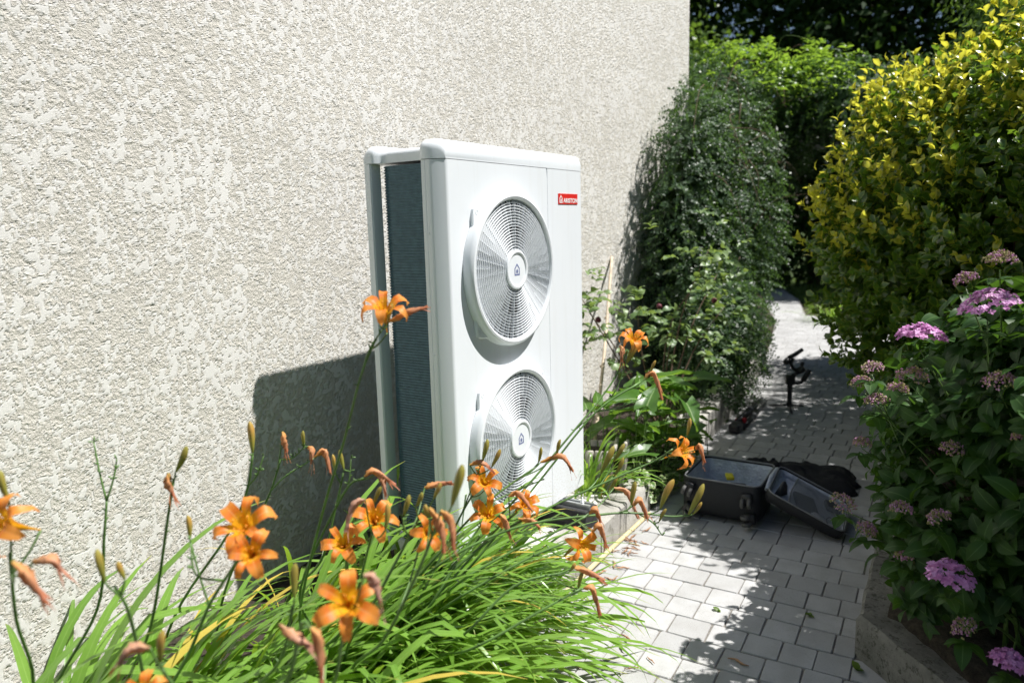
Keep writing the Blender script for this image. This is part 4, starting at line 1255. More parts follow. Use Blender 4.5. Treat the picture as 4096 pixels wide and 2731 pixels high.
def clump(x, y, z, n, label, spread=0.10, az=-70, azs=75, sc=1.0, upright=0.0, seed=0, wide=1.0):
    r = random.Random(seed)
    t = thing("daylily_clump", label, "daylily", (x, y, z), "daylily leaf clumps along the wall")
    for k in range(n):
        o = bpy.data.objects.new("leaf", STRAPS[7] if r.random() < 0.012 else r.choice(STRAPS[8:])); COL.objects.link(o); o.parent = t
        a = math.radians(r.gauss(az, azs)); s = sc*r.uniform(0.72, 1.12)
        rr = abs(r.gauss(0, spread))
        up = upright*r.uniform(0.3, 1)
        o.matrix_basis = Matrix.Translation((rr*math.cos(a)*0.7 + r.gauss(0, spread*.7), rr*math.sin(a)*0.7 + r.gauss(0, spread*.6), -0.01)) @ Matrix.Rotation(a, 4, 'Z') @ Matrix.Rotation(-up, 4, 'Y') @ Matrix.Rotation(r.gauss(0, .10), 4, 'X') @ Matrix.Diagonal((s*(1-0.5*min(1, up)), s*wide, s*r.uniform(0.68, 0.98), 1))
    return t
clump(-1.42, 0.28, 0.12, 75, "sparse daylily leaves at the far left below the bare wall", .10, -50, 60, 1.05, 0.15, 1, 1.4)
clump(-1.02, 0.22, 0.12, 115, "daylily leaf clump left of the wall shadow", .10, -52, 34, 0.95, 0, 2)
clump(-0.95, -0.06, 0.12, 210, "daylily leaf clump filling the bottom edge left of centre", .14, -50, 38, 1.08, 0, 3)
clump(-0.62, 0.06, 0.12, 220, "dense daylily leaf clump under the largest bloom", .15, -56, 38, 0.98, 0, 4)
clump(-0.48, 0.30, 0.12, 34, "dark green daylily leaves standing in the wall shadow by the rear post", .09, -80, 90, 0.80, 0.45, 5)
clump(-0.30, -0.05, 0.12, 250, "dense daylily leaf clump spilling over the kerb onto the pavers", .14, -60, 36, 0.9, 0, 6)
clump(-0.02, 0.02, 0.12, 150, "daylily leaf clump in front of the heat pump's lower left corner", .11, -70, 45, 0.72, 0, 7)
clump(0.0, 0.28, 0.12, 20, "few shaded daylily leaves rising before the dark coil", .06, -110, 80, 0.9, 0.35, 8)
clump(1.16, 0.06, 0.13, 55, "upright pale green daylily leaves beside the heat pump's right edge", .05, -60, 70, 0.62, 0.6, 9)
clump(-1.28, 0.0, 0.12, 140, "broad daylily leaves in the bottom left corner nearest the camera", .13, -55, 60, 1.0, 0, 10, 1.35)
clump(-1.18, 0.42, 0.12, 60, "daylily leaf clump tight against the wall at lower left", .10, -40, 50, 0.8, 0, 11)
# ================================================================ SHRUBS AND TREES
def leafv(L, w, n=3, fold=0.25, curl=0.25, rnd=0.5, shape='ovate', wave=0.0, seed=0):
    V = []; A = []; F = []
    for i in range(n+1):
        t = i/n
        if shape == 'ovate': ww = w*math.sin(math.pi*min(1, t*0.92+0.06))**0.8
        elif shape == 'obovate': ww = w*math.sin(math.pi*(t*0.96+0.02)**1.35)**0.8
        else: ww = w*math.sin(math.pi*t*0.97+0.03)
        if i == n: ww = w*0.06
        x = L*t; z = -curl*L*t*t + 0.10*L*math.sin(t*3)
        for u in (-1, 0, 1):
            V.append((x, u*ww, z + abs(u)*fold*ww + wave*w*math.sin(i*2.3+u+seed)*abs(u))); A.append((abs(u), max(0.01, t), rnd))
    for i in range(n):
        for j in range(2): F.append((i*3+j, (i+1)*3+j, (i+1)*3+j+1, i*3+j+1))
    return np.array(V, float), np.array(A, float), np.array(F, int)

def quadleaf(L, w, rnd):
    V = [(0, 0, 0), (L*.45, -w, .10*L), (L, 0, -.08*L), (L*.45, w, .10*L)]
    return np.array(V, float), np.array([(0, 0, rnd), (1, .5, rnd), (0, 1, rnd), (1, .5, rnd)], float), np.array([(0, 1, 2, 3)], int)

def unit(a): return a/np.maximum(1e-9, np.linalg.norm(a, axis=-1, keepdims=True))

def foliage(parent, pos, d, nrm, sc, variants, mat, n_ind=0, name="leaf", stuff_name="foliage"):
    pos = np.asarray(pos); d = unit(np.asarray(d)); nrm = np.asarray(nrm); sc = np.asarray(sc)
    N = len(pos)
    if N == 0: return
    y = unit(np.cross(nrm, d)); z = np.cross(d, y)
    R = np.stack([d, y, z], -1)             # (N,3,3)
    vi = rng.integers(0, len(variants), N)
    L0 = np.array(parent.location)
    rel = pos - CAMP
    dep = rel @ FW
    inside = (dep > 0.3) & (np.abs(rel @ RT) < 0.73*dep) & (np.abs(rel @ UP) < 0.50*dep)
    score = np.where(inside, sc/np.maximum(dep, .1), 0)
    ind = np.zeros(N, bool)
    if n_ind:
        k = np.argsort(-score)[:n_ind]; ind[k[score[k] > 0]] = True
        mesh = {}
        for i in np.nonzero(ind)[0]:
            v = int(vi[i])
            if v not in mesh:
                V, A, F = variants[v]; me = npmesh(name, V, F, A); me.materials.append(mat)
                me.polygons.foreach_set("use_smooth", np.ones(len(me.polygons), dtype=bool)); mesh[v] = me
            o = bpy.data.objects.new(name, mesh[v]); COL.objects.link(o); o.parent = parent
            Mx = Matrix.Identity(4); p = pos[i]-L0
            for a in range(3):
                for b in range(3): Mx[a][b] = R[i, a, b]*sc[i]
                Mx[a][3] = p[a]
            o.matrix_basis = Mx
    AV, AA, AF = [], [], []; off = 0
    for v, (V, A, F) in enumerate(variants):
        k = np.nonzero((vi == v) & ~ind)[0]
        if not len(k): continue
        W_ = np.einsum('nij,kj->nki', R[k], V)*sc[k][:, None, None] + (pos[k]-L0)[:, None, :]
        AV.append(W_.reshape(-1, 3)); AA.append(np.tile(A, (len(k), 1)))
        AF.append((F[None] + (np.arange(len(k))*len(V))[:, None, None] + off).reshape(-1, F.shape[1])); off += len(k)*len(V)
    if AV:
        o = link(stuff_name, npmesh(stuff_name, np.concatenate(AV), np.concatenate(AF), np.concatenate(AA)), mat, parent, True)
        if n_ind or len(pos) > 300: tag(o, kind="stuff")
    return

def rdir(n): return unit(rng.normal(size=(n, 3)))

def shell(ells, n, lo=0.78, hi=1.04, face=None):
    """points on the skin of a union of ellipsoids; face: keep those turned to camera or up"""
    out_p, out_n = [], []
    vol = np.array([e[1][0]*e[1][1] + e[1][1]*e[1][2] + e[1][0]*e[1][2] for e in ells]); vol = vol/vol.sum()
    while sum(len(a) for a in out_p) < n:
        k = rng.choice(len(ells), p=vol)
        c, r = np.array(ells[k][0]), np.array(ells[k][1])
        m = 200
        u = rdir(m); q = rng.uniform(lo, hi, m)
        p = c + u*r*q[:, None]; nn = unit(u/r)
        keep = p[:, 2] > 0.05
        for j, (c2, r2) in enumerate(ells):
            if j == k: continue
            keep &= (((p-np.array(c2))/np.array(r2))**2).sum(1) > 0.72
        if face is not None:
            tc = unit(CAMP - p); s = (nn*tc).sum(1)
            keep &= (s > face) | ((nn[:, 2] > 0.25) & (rng.random(m) < 0.5)) | (rng.random(m) < 0.12)
        out_p.append(p[keep]); out_n.append(nn[keep])
    p = np.concatenate(out_p)[:n]; nn = np.concatenate(out_n)[:n]
    return p, nn

def shoots(p, nn, up, L, per, leafang=(35, 75), jitter=0.35, pair=True):
    """leaves set in pairs along short shoots; returns pos, dir, nrm"""
    n = len(p)
    s = unit(nn*0.8 + np.array([0, 0, up]) + rng.normal(size=(n, 3))*jitter)
    a = unit(np.cross(s, rdir(n))); b = np.cross(s, a)
    P, D, N_ = [], [], []
    for k in range(per):
        t = (k + rng.random(n)*0.4)/per
        ph = (k*math.pi/2 if pair else k*2.4) + rng.normal(size=n)*0.3
        side = a*np.cos(ph)[:, None] + b*np.sin(ph)[:, None]
        ang = np.radians(rng.uniform(leafang[0], leafang[1], n) - 25*t)
        base = p + s*(t*L*rng.uniform(0.8, 1.2, n))[:, None]
        for sg in ((1, -1) if pair else (1,)):
            d = s*np.cos(ang)[:, None] + side*sg*np.sin(ang)[:, None]
            P.append(base); D.append(d); N_.append(unit(s*0.9 - side*sg*0.3 + rng.normal(size=(n, 3))*0.25))
    return np.concatenate(P), np.concatenate(D), np.concatenate(N_)

def limbs(parent, base, tips, r0, mat, name="branch", bow=0.15, n=6, sub=0):
    b = Vector(base)
    L0 = Vector(parent.location)
    for i, t in enumerate(tips):
        t = Vector(t)
        m = b.lerp(t, 0.5) + Vector((rng.normal()*bow*.4, rng.normal()*bow*.4, bow*(t-b).length))
        C = [q - L0 for q in spline([b, m, t], 5)]
        k = len(C)
        MB().tube(C, [r0*(1 - 0.75*j/(k-1)) for j in range(k)], n).build(name, MAT[mat], parent, True)

# ---- golden variegated euonymus
eu = thing("euonymus_shrub", "tall glossy shrub with yellow edged leaves to the right of the path", "shrub", (2.75, -1.62, 0.12))
EU = [((2.66, -1.38, 1.28), (0.74, 0.62, 0.92)), ((2.40, -1.90, 1.40), (0.85, 0.75, 1.0)), ((3.3, -1.60, 1.25), (0.8, 0.6, 0.95)), ((2.85, -1.52, 0.70), (0.62, 0.45, 0.65))]
lv = [leafv(0.054*k, 0.0160*k, 3, 0.30, c, r, 'obovate') for k, c, r in ((1, .18, .1), (1.1, .3, .3), (.9, .1, .5), (1.05, .22, .7), (.8, .15, .95), (1.15, .35, .2))]
p, nn = shell(EU, 2500, 0.72, 1.05, -0.1)
P, D_, N_ = shoots(p, nn, 0.75, 0.11, 5, (30, 70))
foliage(eu, P, D_, N_, rng.uniform(0.75, 1.15, len(P)), lv, MAT["euonymus"], 300)
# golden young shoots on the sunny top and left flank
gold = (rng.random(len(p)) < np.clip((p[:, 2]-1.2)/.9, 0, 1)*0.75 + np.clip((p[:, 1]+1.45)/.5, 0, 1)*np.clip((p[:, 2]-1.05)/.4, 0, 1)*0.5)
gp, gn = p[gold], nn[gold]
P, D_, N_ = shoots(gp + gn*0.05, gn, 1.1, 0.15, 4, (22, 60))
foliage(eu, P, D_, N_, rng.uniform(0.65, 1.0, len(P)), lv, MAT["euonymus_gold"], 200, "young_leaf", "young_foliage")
q, qn = shell(EU, 9000, 0.30, 0.80)
foliage(eu, q, rdir(9000), unit(qn + rdir(9000)*.6), rng.uniform(0.9, 1.5, 9000), [quadleaf(.085, .03, r) for r in (.1, .3)], MAT["euonymus"], 0, "leaf", "inner_foliage")
limbs(eu, (2.75, -1.62, 0.12), [(2.4+rng.uniform(-.3, .9), -1.6+rng.uniform(-.4, .3), rng.uniform(1.1, 1.9)) for _ in range(9)], 0.022, "twig")

# ---- dark evergreen filling the right edge
dk = thing("evergreen_shrub", "dark leafy evergreen shrub at the right edge behind the hydrangea", "shrub", (1.75, -2.75, 0.12))
DK = [((1.75, -2.75, 1.05), (0.85, 0.75, 1.0)), ((2.1, -2.6, 1.7), (0.75, 0.7, 0.95))]
lv2 = [leafv(0.065*k, 0.017*k, 3, .25, .2, r) for k, r in ((1, .1), (.85, .4), (1.1, .25))]
p, nn = shell(DK, 520, 0.75, 1.05, -0.2)
P, D_, N_ = shoots(p, nn, 0.6, 0.12, 5)
foliage(dk, P, D_, N_, rng.uniform(0.8, 1.2, len(P)), lv2, MAT["tree_light"], 120)
q, qn = shell(DK, 6000, 0.3, 0.8)
foliage(dk, q, rdir(6000), qn, rng.uniform(1, 1.6, 6000), [quadleaf(.085, .03, r) for r in (.1, .3)], MAT["tree_light"], 0, "leaf", "inner_foliage")
limbs(dk, (1.75, -2.75, .12), [(1.5+rng.uniform(0, .7), -2.7+rng.uniform(-.4, .4), rng.uniform(1, 2)) for _ in range(5)], 0.02, "twig")

# ---- hydrangea
hy = thing("hydrangea_bush", "leafy hydrangea bush with pinkish purple flower heads behind the right kerb", "hydrangea", (0.95, -1.75, 0.14))
HY = [((0.92, -1.66, 0.70), (0.42, 0.34, 0.46)), ((0.70, -1.84, 0.74), (0.46, 0.34, 0.50)), ((1.25, -1.60, 0.60), (0.42, 0.34, 0.42)), ((0.42, -2.02, 0.62), (0.42, 0.30, 0.36)), ((0.78, -1.52, 0.42), (0.40, 0.20, 0.24)), ((0.30, -1.86, 0.36), (0.34, 0.20, 0.22))]
lh = [leafv(0.082*k, 0.0245*k, 5, 0.22, c, r, 'ovate', 0.05, i) for i, (k, c, r) in enumerate(((1, .25, .1), (1.1, .35, .4), (.85, .2, .7), (.7, .3, .9), (1.05, .45, .25)))]
p, nn = shell(HY, 760, 0.72, 1.04, -0.1)
P, D_, N_ = shoots(p, nn, 0.8, 0.12, 3, (50, 95))
foliage(hy, P, D_, N_, rng.uniform(0.6, 1.05, len(P)), lh, MAT["hydrangea"], 300)
q, qn = shell(HY, 420, 0.35, 0.72)
foliage(hy, q, rdir(420), unit(qn + [0, 0, .5]), rng.uniform(.7, 1.1, 420), lh, MAT["hydrangea"], 0, "leaf", "inner_foliage")
def floret_head(seed, R, young, flat):
    r = random.Random(seed); mb = MB()
    n = 210 if not young else 190
    for k in range(n):
        u = r.random()**0.5; a = r.uniform(0, 6.283)
        x, y = R*u*math.cos(a)*r.uniform(.85, 1.1), R*u*math.sin(a)*r.uniform(.85, 1.1)
        z = R*flat*(1-u*u)*1.3 + r.uniform(-.012, .006)
        if young or (u < 0.75 and r.random() < 0.35):
            s = r.uniform(0.0022, 0.0042); c = Vector((x, y, z)); rr = r.random()
            V = [c + Vector(v)*s for v in ((1, 0, 0), (0, 1, 0), (-1, 0, 0), (0, -1, 0), (0, 0, 1.2), (0, 0, -1.2))]
            mb.add(V, [(0, 1, 4), (1, 2, 4), (2, 3, 4), (3, 0, 4), (1, 0, 5), (2, 1, 5), (3, 2, 5), (0, 3, 5)], [(0.2, 0.5, rr)]*6)
        else:
            s = r.uniform(0.0065, 0.0105)
            N = Vector((x, y, R*0.9 + r.uniform(0, .03))).normalized() + Vector((r.uniform(-.5, .5), r.uniform(-.5, .5), 0)); N.normalize()
            X = N.orthogonal().normalized(); Y = N.cross(X); c = Vector((x, y, z)); rr = r.random()
            for q_ in range(4):
                t = q_*math.pi/2 + r.uniform(-.2, .2); d = X*math.cos(t) + Y*math.sin(t); e = -X*math.sin(t) + Y*math.cos(t)
                V = [c, c + d*s*.6 - e*s*.5 + N*s*.15, c + d*s*1.15 + N*s*.05, c + d*s*.6 + e*s*.5 + N*s*.15]
                mb.add(V, [(0, 1, 2, 3)], [(0, .3, rr), (1, .5, rr), (1, 1, rr), (1, .5, rr)])
    # short pedicels
    for k in range(0):
        a = r.uniform(0, 6.283); u = r.uniform(.3, .9)
        mb.tube([(0, 0, -R*0.75), (R*u*.5*math.cos(a), R*u*.5*math.sin(a), -R*.3), (R*u*math.cos(a), R*u*math.sin(a), R*flat*(1-u*u)-.004)], 0.0011, 4)
    return mb.mesh("flower_head")
HEADS = [  # position, radius, young?
 ((0.52,-1.58,1.22),.076,0),((0.56,-1.42,1.115),.070,0),((0.72,-1.25,0.925),.040,1),((0.69,-1.28,0.985),.036,1),((0.60,-1.40,0.985),.048,1),((0.66,-1.36,0.93),.034,1),
 ((0.55,-1.52,0.79),.034,1),((0.80,-1.25,0.70),.034,1),((0.64,-1.22,0.535),.046,1),((0.60,-1.30,0.475),.034,1),((0.28,-1.54,0.52),.060,0),
 ((0.56,-1.60,1.34),.044,1),((0.64,-1.52,1.28),.036,1),((0.50,-1.40,0.60),.036,1),((0.42,-1.50,0.62),.036,1),((0.30,-1.58,0.37),.036,1),((0.20,-1.68,0.36),.042,0),((0.45,-1.62,1.02),.046,1),((0.42,-1.68,0.88),.032,1),((0.48,-1.42,0.46),.032,1),((0.68,-1.30,0.88),.04,1)]
for i, (pos, R, yg) in enumerate(HEADS):
    pos = tuple(np.array(pos) + np.array([-.07, .035, .02]))
    me = floret_head(i, R*0.96, yg, 0.42); me.materials.append(MAT["young_pink"] if yg else MAT["pink"])
    o = link("flower_head", me, None, hy); 
    o.location = Vector(pos) - Vector(hy.location); o.rotation_euler = (rng.normal()*.3, rng.normal()*.3, rng.uniform(0, 6))
    b = Vector((0.85 + rng.uniform(-.3, .2), -1.72 + rng.uniform(-.1, .1), 0.14))
    limbs(hy, b, [Vector(pos) - Vector((0, 0, R*.6))], 0.0065, "green_stem", "stem", 0.10, 5)
    # a ruff of leaves under each head
    k = 5
    a = rng.uniform(0, 6.28) + np.arange(k)*6.283/k
    dd = np.stack([np.cos(a), np.sin(a), rng.uniform(-.35, .1, k)], -1)
    foliage(hy, np.tile(np.array(pos) - [0, 0, R*.9+.015], (k, 1)), dd, np.tile([[0, 0, 1.]], (k, 1)), rng.uniform(.55, .95, k), lh, MAT["hydrangea"], 5)
limbs(hy, (0.9, -1.75, .14), [(0.4+rng.uniform(0, .7), -1.55+rng.uniform(-.2, .15), rng.uniform(.5, .9)) for _ in range(8)], 0.008, "twig", "branch", 0.05)

# ---- hedge of small leaves hugging the house corner, arching over the path
def hedge(name, label, base, ells, n, up, per, L, leafs, mat, seed, ninner=2500, face=-0.1, droop=True):
    t = thing(name, label, "hedge", base)
    p, nn = shell(ells, n, 0.80, 1.06, face)
    m = len(p)
    s = unit(nn*0.75 + np.array([0, 0, up]) + rng.normal(size=(m, 3))*0.4)
    P, D_, N_ = [], [], []
    a = unit(np.cross(s, rdir(m)))
    for k in range(per):
        tt = k/per
        c = p + s*(tt*L) + np.array([0, 0, -0.45*L])*tt*tt*(1 if droop else 0)
        for sg in (1, -1):
            d = unit(s*0.5 + a*sg + rng.normal(size=(m, 3))*0.25)
            P.append(c); D_.append(d); N_.append(unit(nn + [0, 0, .7] + rng.normal(size=(m, 3))*.35))
    foliage(t, np.concatenate(P), np.concatenate(D_), np.concatenate(N_), rng.uniform(.7, 1.25, m*per*2), leafs, MAT[mat], 0)
    q, qn = shell(ells, ninner, 0.35, 0.82)
    foliage(t, q, rdir(ninner), qn, rng.uniform(.8, 1.4, ninner), [quadleaf(.075, .026, r) for r in (.1, .3)], MAT[mat], 0, "leaf", "inner_foliage")
    return t
ls = [quadleaf(0.027*k, 0.0085*k, r) for k, r in ((1, .1), (1.1, .45), (.85, .75), (1, .95))]
HG = [((3.95, 0.46, 1.20), (0.75, 0.30, 1.30)), ((4.7, 0.58, 1.40), (0.80, 0.55, 1.38)), ((3.7, 0.20, 0.50), (0.8, 0.26, 0.55)), ((5.5, 0.90, 1.75), (0.9, 0.65, 1.30))]
hg = hedge("small_leaved_hedge", "dark small leaved hedge trailing over the far corner of the wall", (4.3, 0.45, 0.12), HG, 4400, -0.15, 8, 0.15, ls, "hedge", 1, 14000)
limbs(hg, (4.3, .45, .12), [(3.6+rng.uniform(0, 1.8), .15+rng.uniform(-.05, .4), rng.uniform(.9, 2.5)) for _ in range(14)], 0.014, "twig", "branch", 0.12)
for k in range(46):   # long whips leaving the outline
    a = Vector((3.5+rng.uniform(0, 2.3), .20+rng.uniform(-.1, .3), rng.uniform(1.3, 2.7)))
    limbs(hg, a, [a + Vector((rng.uniform(-.7, .5), rng.uniform(-.45, .0), rng.uniform(-.6, .4)))], 0.0035, "twig", "whip", 0.2, 4)
AR = [((6.1, -0.25, 2.50), (0.70, 1.1, 0.48)), ((6.3, -1.25, 1.5), (0.7, 0.55, 1.35)), ((6.0, 0.75, 2.2), (0.7, 0.6, 0.75))]
ar = hedge("arch_hedge", "dark hedge arching over the far end of the path", (6.2, -1.2, 0.1), AR, 2300, -0.2, 8, 0.17, ls, "hedge", 2, 12000)
limbs(ar, (6.2, -1.2, .1), [(6.1, -.9, 2.3), (6.2, -.4, 2.5), (6.0, .2, 2.6)], 0.03, "twig")

# ---- climbing vine with pinnate leaves on top of the hedge
vn = thing("climbing_vine", "bright green backlit climber on top of the hedge beside the wall corner", "climber", (5.2, 0.5, 0.1))
VN = [((5.0, 0.55, 2.42), (0.55, 0.45, 0.45)), ((5.6, 0.55, 2.62), (0.65, 0.55, 0.48)), ((5.9, 0.0, 2.68), (0.5, 0.5, 0.32))]
lvn = [leafv(0.062*k, 0.014*k, 3, .15, .3, r) for k, r in ((1, .2), (.85, .6), (1.1, .9))]
p, nn = shell(VN, 400, .7, 1.1, -0.2)
keep = (p[:, 2] > 2.62) & (p[:, 1] > -.35); p, nn = p[keep], nn[keep]
m = len(p); s = unit(nn*.6 + rng.normal(size=(m, 3))*.5 + [0, 0, .1]); a = unit(np.cross(s, [[0, 0, 1.]]))
P, D_, N_ = [], [], []
for k in range(6):
    c = p + s*(0.045*k) + np.array([0, 0, -.004])*k*k
    for sg in (1, -1):
        P.append(c); D_.append(unit(s*.5 + a*sg + rng.normal(size=(m, 3))*.2)); N_.append(unit(np.tile([[0, 0, 1.]], (m, 1)) + rng.normal(size=(m, 3))*.4))
foliage(vn, np.concatenate(P), np.concatenate(D_), np.concatenate(N_), rng.uniform(.7, 1.2, m*12), lvn, MAT["vine"], 280)
for k in range(9):
    b0 = Vector((4.7+rng.uniform(0, 1.3), .3+rng.uniform(-.2, .3), 2.6+rng.uniform(0, .3)))
    limbs(vn, b0, [b0 + Vector((rng.uniform(-.7, .4), rng.uniform(-.5, .2), rng.uniform(.15, .6)))], 0.004, "green_stem", "tendril", .25, 4)
limbs(vn, (5.2, .5, .1), [(5.0, .5, 2.6), (5.7, .5, 2.9)], 0.02, "twig", "stem")

# ---- rose bush between heat pump and hedge
rs = thing("rose_bush", "straggly rose bush with greyish green leaves in front of the dark hedge", "rose", (2.45, 0.18, 0.12))
cane_t = [(2.75, -0.02, 1.30), (2.55, -0.06, 1.18), (3.0, 0.0, 1.12), (2.15, 0.22, 0.98), (2.3, 0.05, 0.85), (2.85, -0.10, 0.92), (1.78, 0.36, 0.98), (1.66, 0.36, 1.10), (2.6, -.1, .7), (2.05, .3, .72)]
limbs(rs, (2.45, .18, .12), cane_t, 0.007, "twig", "cane", 0.12)
lr = [leafv(0.058*k, 0.0195*k, 4, .2, .25, r) for k, r in ((1, .1), (.85, .5), (1.1, .8), (.95, 1.0))]
P, D_, N_ = [], [], []
for tip in cane_t:
    for k in range(14):
        f = rng.uniform(.0, 1)
        c = np.array(tip) + rng.normal(size=3)*[.13, .09, .11]*(0.4+f) - np.array([0, 0, .02])
        s = unit(rng.normal(size=3) + [-.4, -.8, .2]); sd = unit(np.cross(s, [0, 0, 1.]))
        for j, (al, sg) in enumerate(((.02, 1), (.02, -1), (.05, 1), (.05, -1), (.07, 0))):
            P.append(c + s*al); D_.append(s*.5 + sd*sg + rng.normal(size=3)*.15 if sg else s); N_.append(np.array([0, -.35, 1.]) + rng.normal(size=3)*.4)
P = np.array(P); foliage(rs, P, np.array(D_), unit(np.array(N_)), rng.uniform(.7, 1.15, len(P)), lr, MAT["rose"], 300)
for i, c in enumerate([(1.62, .38, 1.18), (1.86, .34, .93), (2.2, .1, .98), (2.62, -.1, .98)]):   # dark red buds
    mb = MB(); mb.lathe([(0.001, -.018), (.012, -.012), (.017, 0), (.016, .010), (.010, .018), (.004, .016)], n=9)
    mb.lathe([(.008, -.008), (.012, .006), (.009, .016), (.002, .020)], n=7)
    o = mb.build("rose_bloom", MAT["rose_red"], rs, True); o.location = Vector(c) - Vector(rs.location); o.rotation_euler = (rng.normal()*.5, rng.normal()*.5, 0)

# ---- arum with arrow shaped leaves
am = thing("arum_plant", "lush arum with arrow shaped pale veined leaves right of the heat pump", "arum", (1.75, 0.05, 0.12))
def arrow_leaf(L, rnd, seed):
    r = random.Random(seed)
    half = [(-0.30, 0.24), (-0.16, 0.30), (0.0, 0.27), (0.18, 0.26), (0.40, 0.205), (0.62, 0.125), (0.84, 0.05), (1.0, 0.004)]
    V = []; A = []; F = []
    for i, (t, w) in enumerate(half):
        x0 = max(0.0, t)
        for u in (-1, -.5, 0, .5, 1):
            x = (t if abs(u) == 1 else (t*0.5 if t < 0 and abs(u) == .5 else x0))
            wv = 0.035*math.sin(i*1.7 + u*3 + seed)*abs(u)
            V.append((x*L, u*w*L, (-0.28*max(0, t)**2 + 0.10*abs(u) + wv)*L)); A.append((abs(u), max(.01, min(1, max(0, t))), rnd))
    for i in range(len(half)-1):
        for j in range(4): F.append((i*5+j, (i+1)*5+j, (i+1)*5+j+1, i*5+j+1))
    return np.array(V), np.array(A), np.array(F)
la = [arrow_leaf(0.21*k, r, i) for i, (k, r) in enumerate(((1, .1), (.8, .5), (1.1, .8), (.7, .3), (.9, .95)))]
n = 88
bx = rng.uniform(1.34, 2.20, n); by = np.interp(bx, [1.3, 2.2], [.08, -.02]) + rng.normal(size=n)*.10
tz = rng.uniform(.20, .60, n)
tp = np.stack([bx + rng.normal(size=n)*.05, by - .04 + rng.normal(size=n)*.05, tz], -1)
az = rng.uniform(0, 6.28, n)
dd = np.stack([np.cos(az), np.sin(az), rng.uniform(-.4, .7, n)], -1)
foliage(am, tp, dd, unit(np.stack([rng.normal(size=n)*.3, -.35 + rng.normal(size=n)*.3, np.ones(n)], -1)), rng.uniform(.7, 1.1, n), la, MAT["arum"], 90)
for i in range(n):
    limbs(am, (bx[i], by[i], .11), [tp[i]], 0.0042, "green_stem", "petiole", .05, 5)

# ---- variegated ground cover where the kerb stops
iv = thing("variegated_ground_cover", "pale variegated ground cover spilling onto the paving by the suitcase", "ground cover", (1.75, -0.08, 0.05))
li = [leafv(0.036*k, 0.015*k, 3, .2, .3, r) for k, r in ((1, .1), (.8, .5), (1.1, .8), (.9, .95))]
n = 560
x = rng.uniform(1.40, 2.5, n); y = np.interp(x, [1.40, 1.8, 2.5], [-.14, -.17, -.06]) + np.abs(rng.normal(size=n))*.10 - .03
z = 0.03 + np.clip((y - yl(x)+.05), 0, .3)*.7 + rng.uniform(0, .10, n)
dv = rdir(n); dv[:, 2] = np.abs(dv[:, 2])*.4
foliage(iv, np.stack([x, y, z], -1), dv, unit(np.stack([rng.normal(size=n)*.3, -.4 + rng.normal(size=n)*.3, np.ones(n)], -1)), rng.uniform(.7, 1.3, n), li, MAT["ivy"], 280)
limbs(iv, (1.75, .0, .08), [(1.55, -.14, .06), (1.8, -.2, .04), (2.1, -.15, .05), (2.4, -.08, .06)], 0.003, "green_stem", "runner", .1, 4)

# ---- sunlit tufts and grass at the far bend of the path
def tuft(x, y, n, label, sc, seed, az=180, azs=60):
    clump(x, y, 0.0, n, label, .16, az, azs, sc, 0, seed)
tuft(9.35, 0.25, 60, "sunlit yellow green grassy tuft at the far bend of the path", .8, 31)
tuft(9.2, -0.35, 50, "sunlit grassy tuft half hidden behind the golden shrub at the path's bend", .8, 32)
n = 9000
gx = rng.uniform(9.5, 17, n); gy = rng.uniform(-2.5, 4.5, n)
k = ~((gy < yl(gx)+.1) & (gy > yr(gx)-.1)); gx, gy = gx[k], gy[k]; n = len(gx)
gr = MB().build("grass", MAT["grass"]); bpy.data.objects.remove(gr)
lg = [leafv(.14, .006, 2, .1, .5, r) for r in (.1, .5, .9)]
root = bpy.data.objects.new("t", None); COL.objects.link(root)
foliage(root, np.stack([gx, gy, np.full(n, -.07)], -1), np.stack([rng.normal(size=n)*.4, rng.normal(size=n)*.4, np.ones(n)], -1), rdir(n), rng.uniform(.6, 1.4, n), lg, MAT["grass"], 0, "grass_blade", "grass")
for c in list(root.children): c.parent = None; tag(c, "sunlit rough grass beyond the far bend of the path", "grass", kind="stuff")
bpy.data.objects.remove(root)

# ---- background trees
def tree(name, label, x, y, h, ells, nl, mat, leaf=0.16, seed=0, trunk=0.16, cat="tree", grp="trees behind the garden", single=700):
    t = thing(name, label, cat, (x, y, 0), grp)
    top = max(e[0][2] for e in ells)
    C = spline([(0, 0, -.08), (rng.normal()*.1, rng.normal()*.1, top*.35), (rng.normal()*.2, rng.normal()*.2, top*.75), (rng.normal()*.2, rng.normal()*.2, top)], 4)
    MB().tube(C, [trunk*(1-.8*i/(len(C)-1)) for i in range(len(C))], 9).build("trunk", MAT["bark"], t, True)
    for e in ells:
        for _ in range(3):
            tip = Vector(e[0]) + Vector(rng.normal(size=3)*np.array(e[1])*.35) - Vector((x, y, 0))
            s = C[len(C)//2 + int(rng.integers(0, len(C)//3))]
            MB().tube(spline([s, s.lerp(tip, .5)+Vector((0, 0, .15)), tip], 4), [trunk*.4*(1-.8*i/8) for i in range(9)], 6).build("limb", MAT["bark"], t, True)
    lq = [quadleaf(leaf*k, leaf*.27*k, r) for k, r in ((1, .1), (.8, .4), (1.2, .7), (1, .95))]
    nc = nl//14
    p, nn = shell(ells, nc, .35, 1.05)
    P = np.repeat(p, 14, 0) + rng.normal(size=(nc*14, 3))*leaf*1.6
    NN = np.repeat(nn, 14, 0)
    foliage(t, P, unit(NN + rdir(nc*14)*1.2), unit(NN + [0, 0, .8] + rdir(nc*14)*.6), rng.uniform(.7, 1.3, nc*14), lq, MAT[mat], 0, "leaf", "crown")
def ell(x, y, z, a, b, c): return ((x, y, z), (a, b, c))
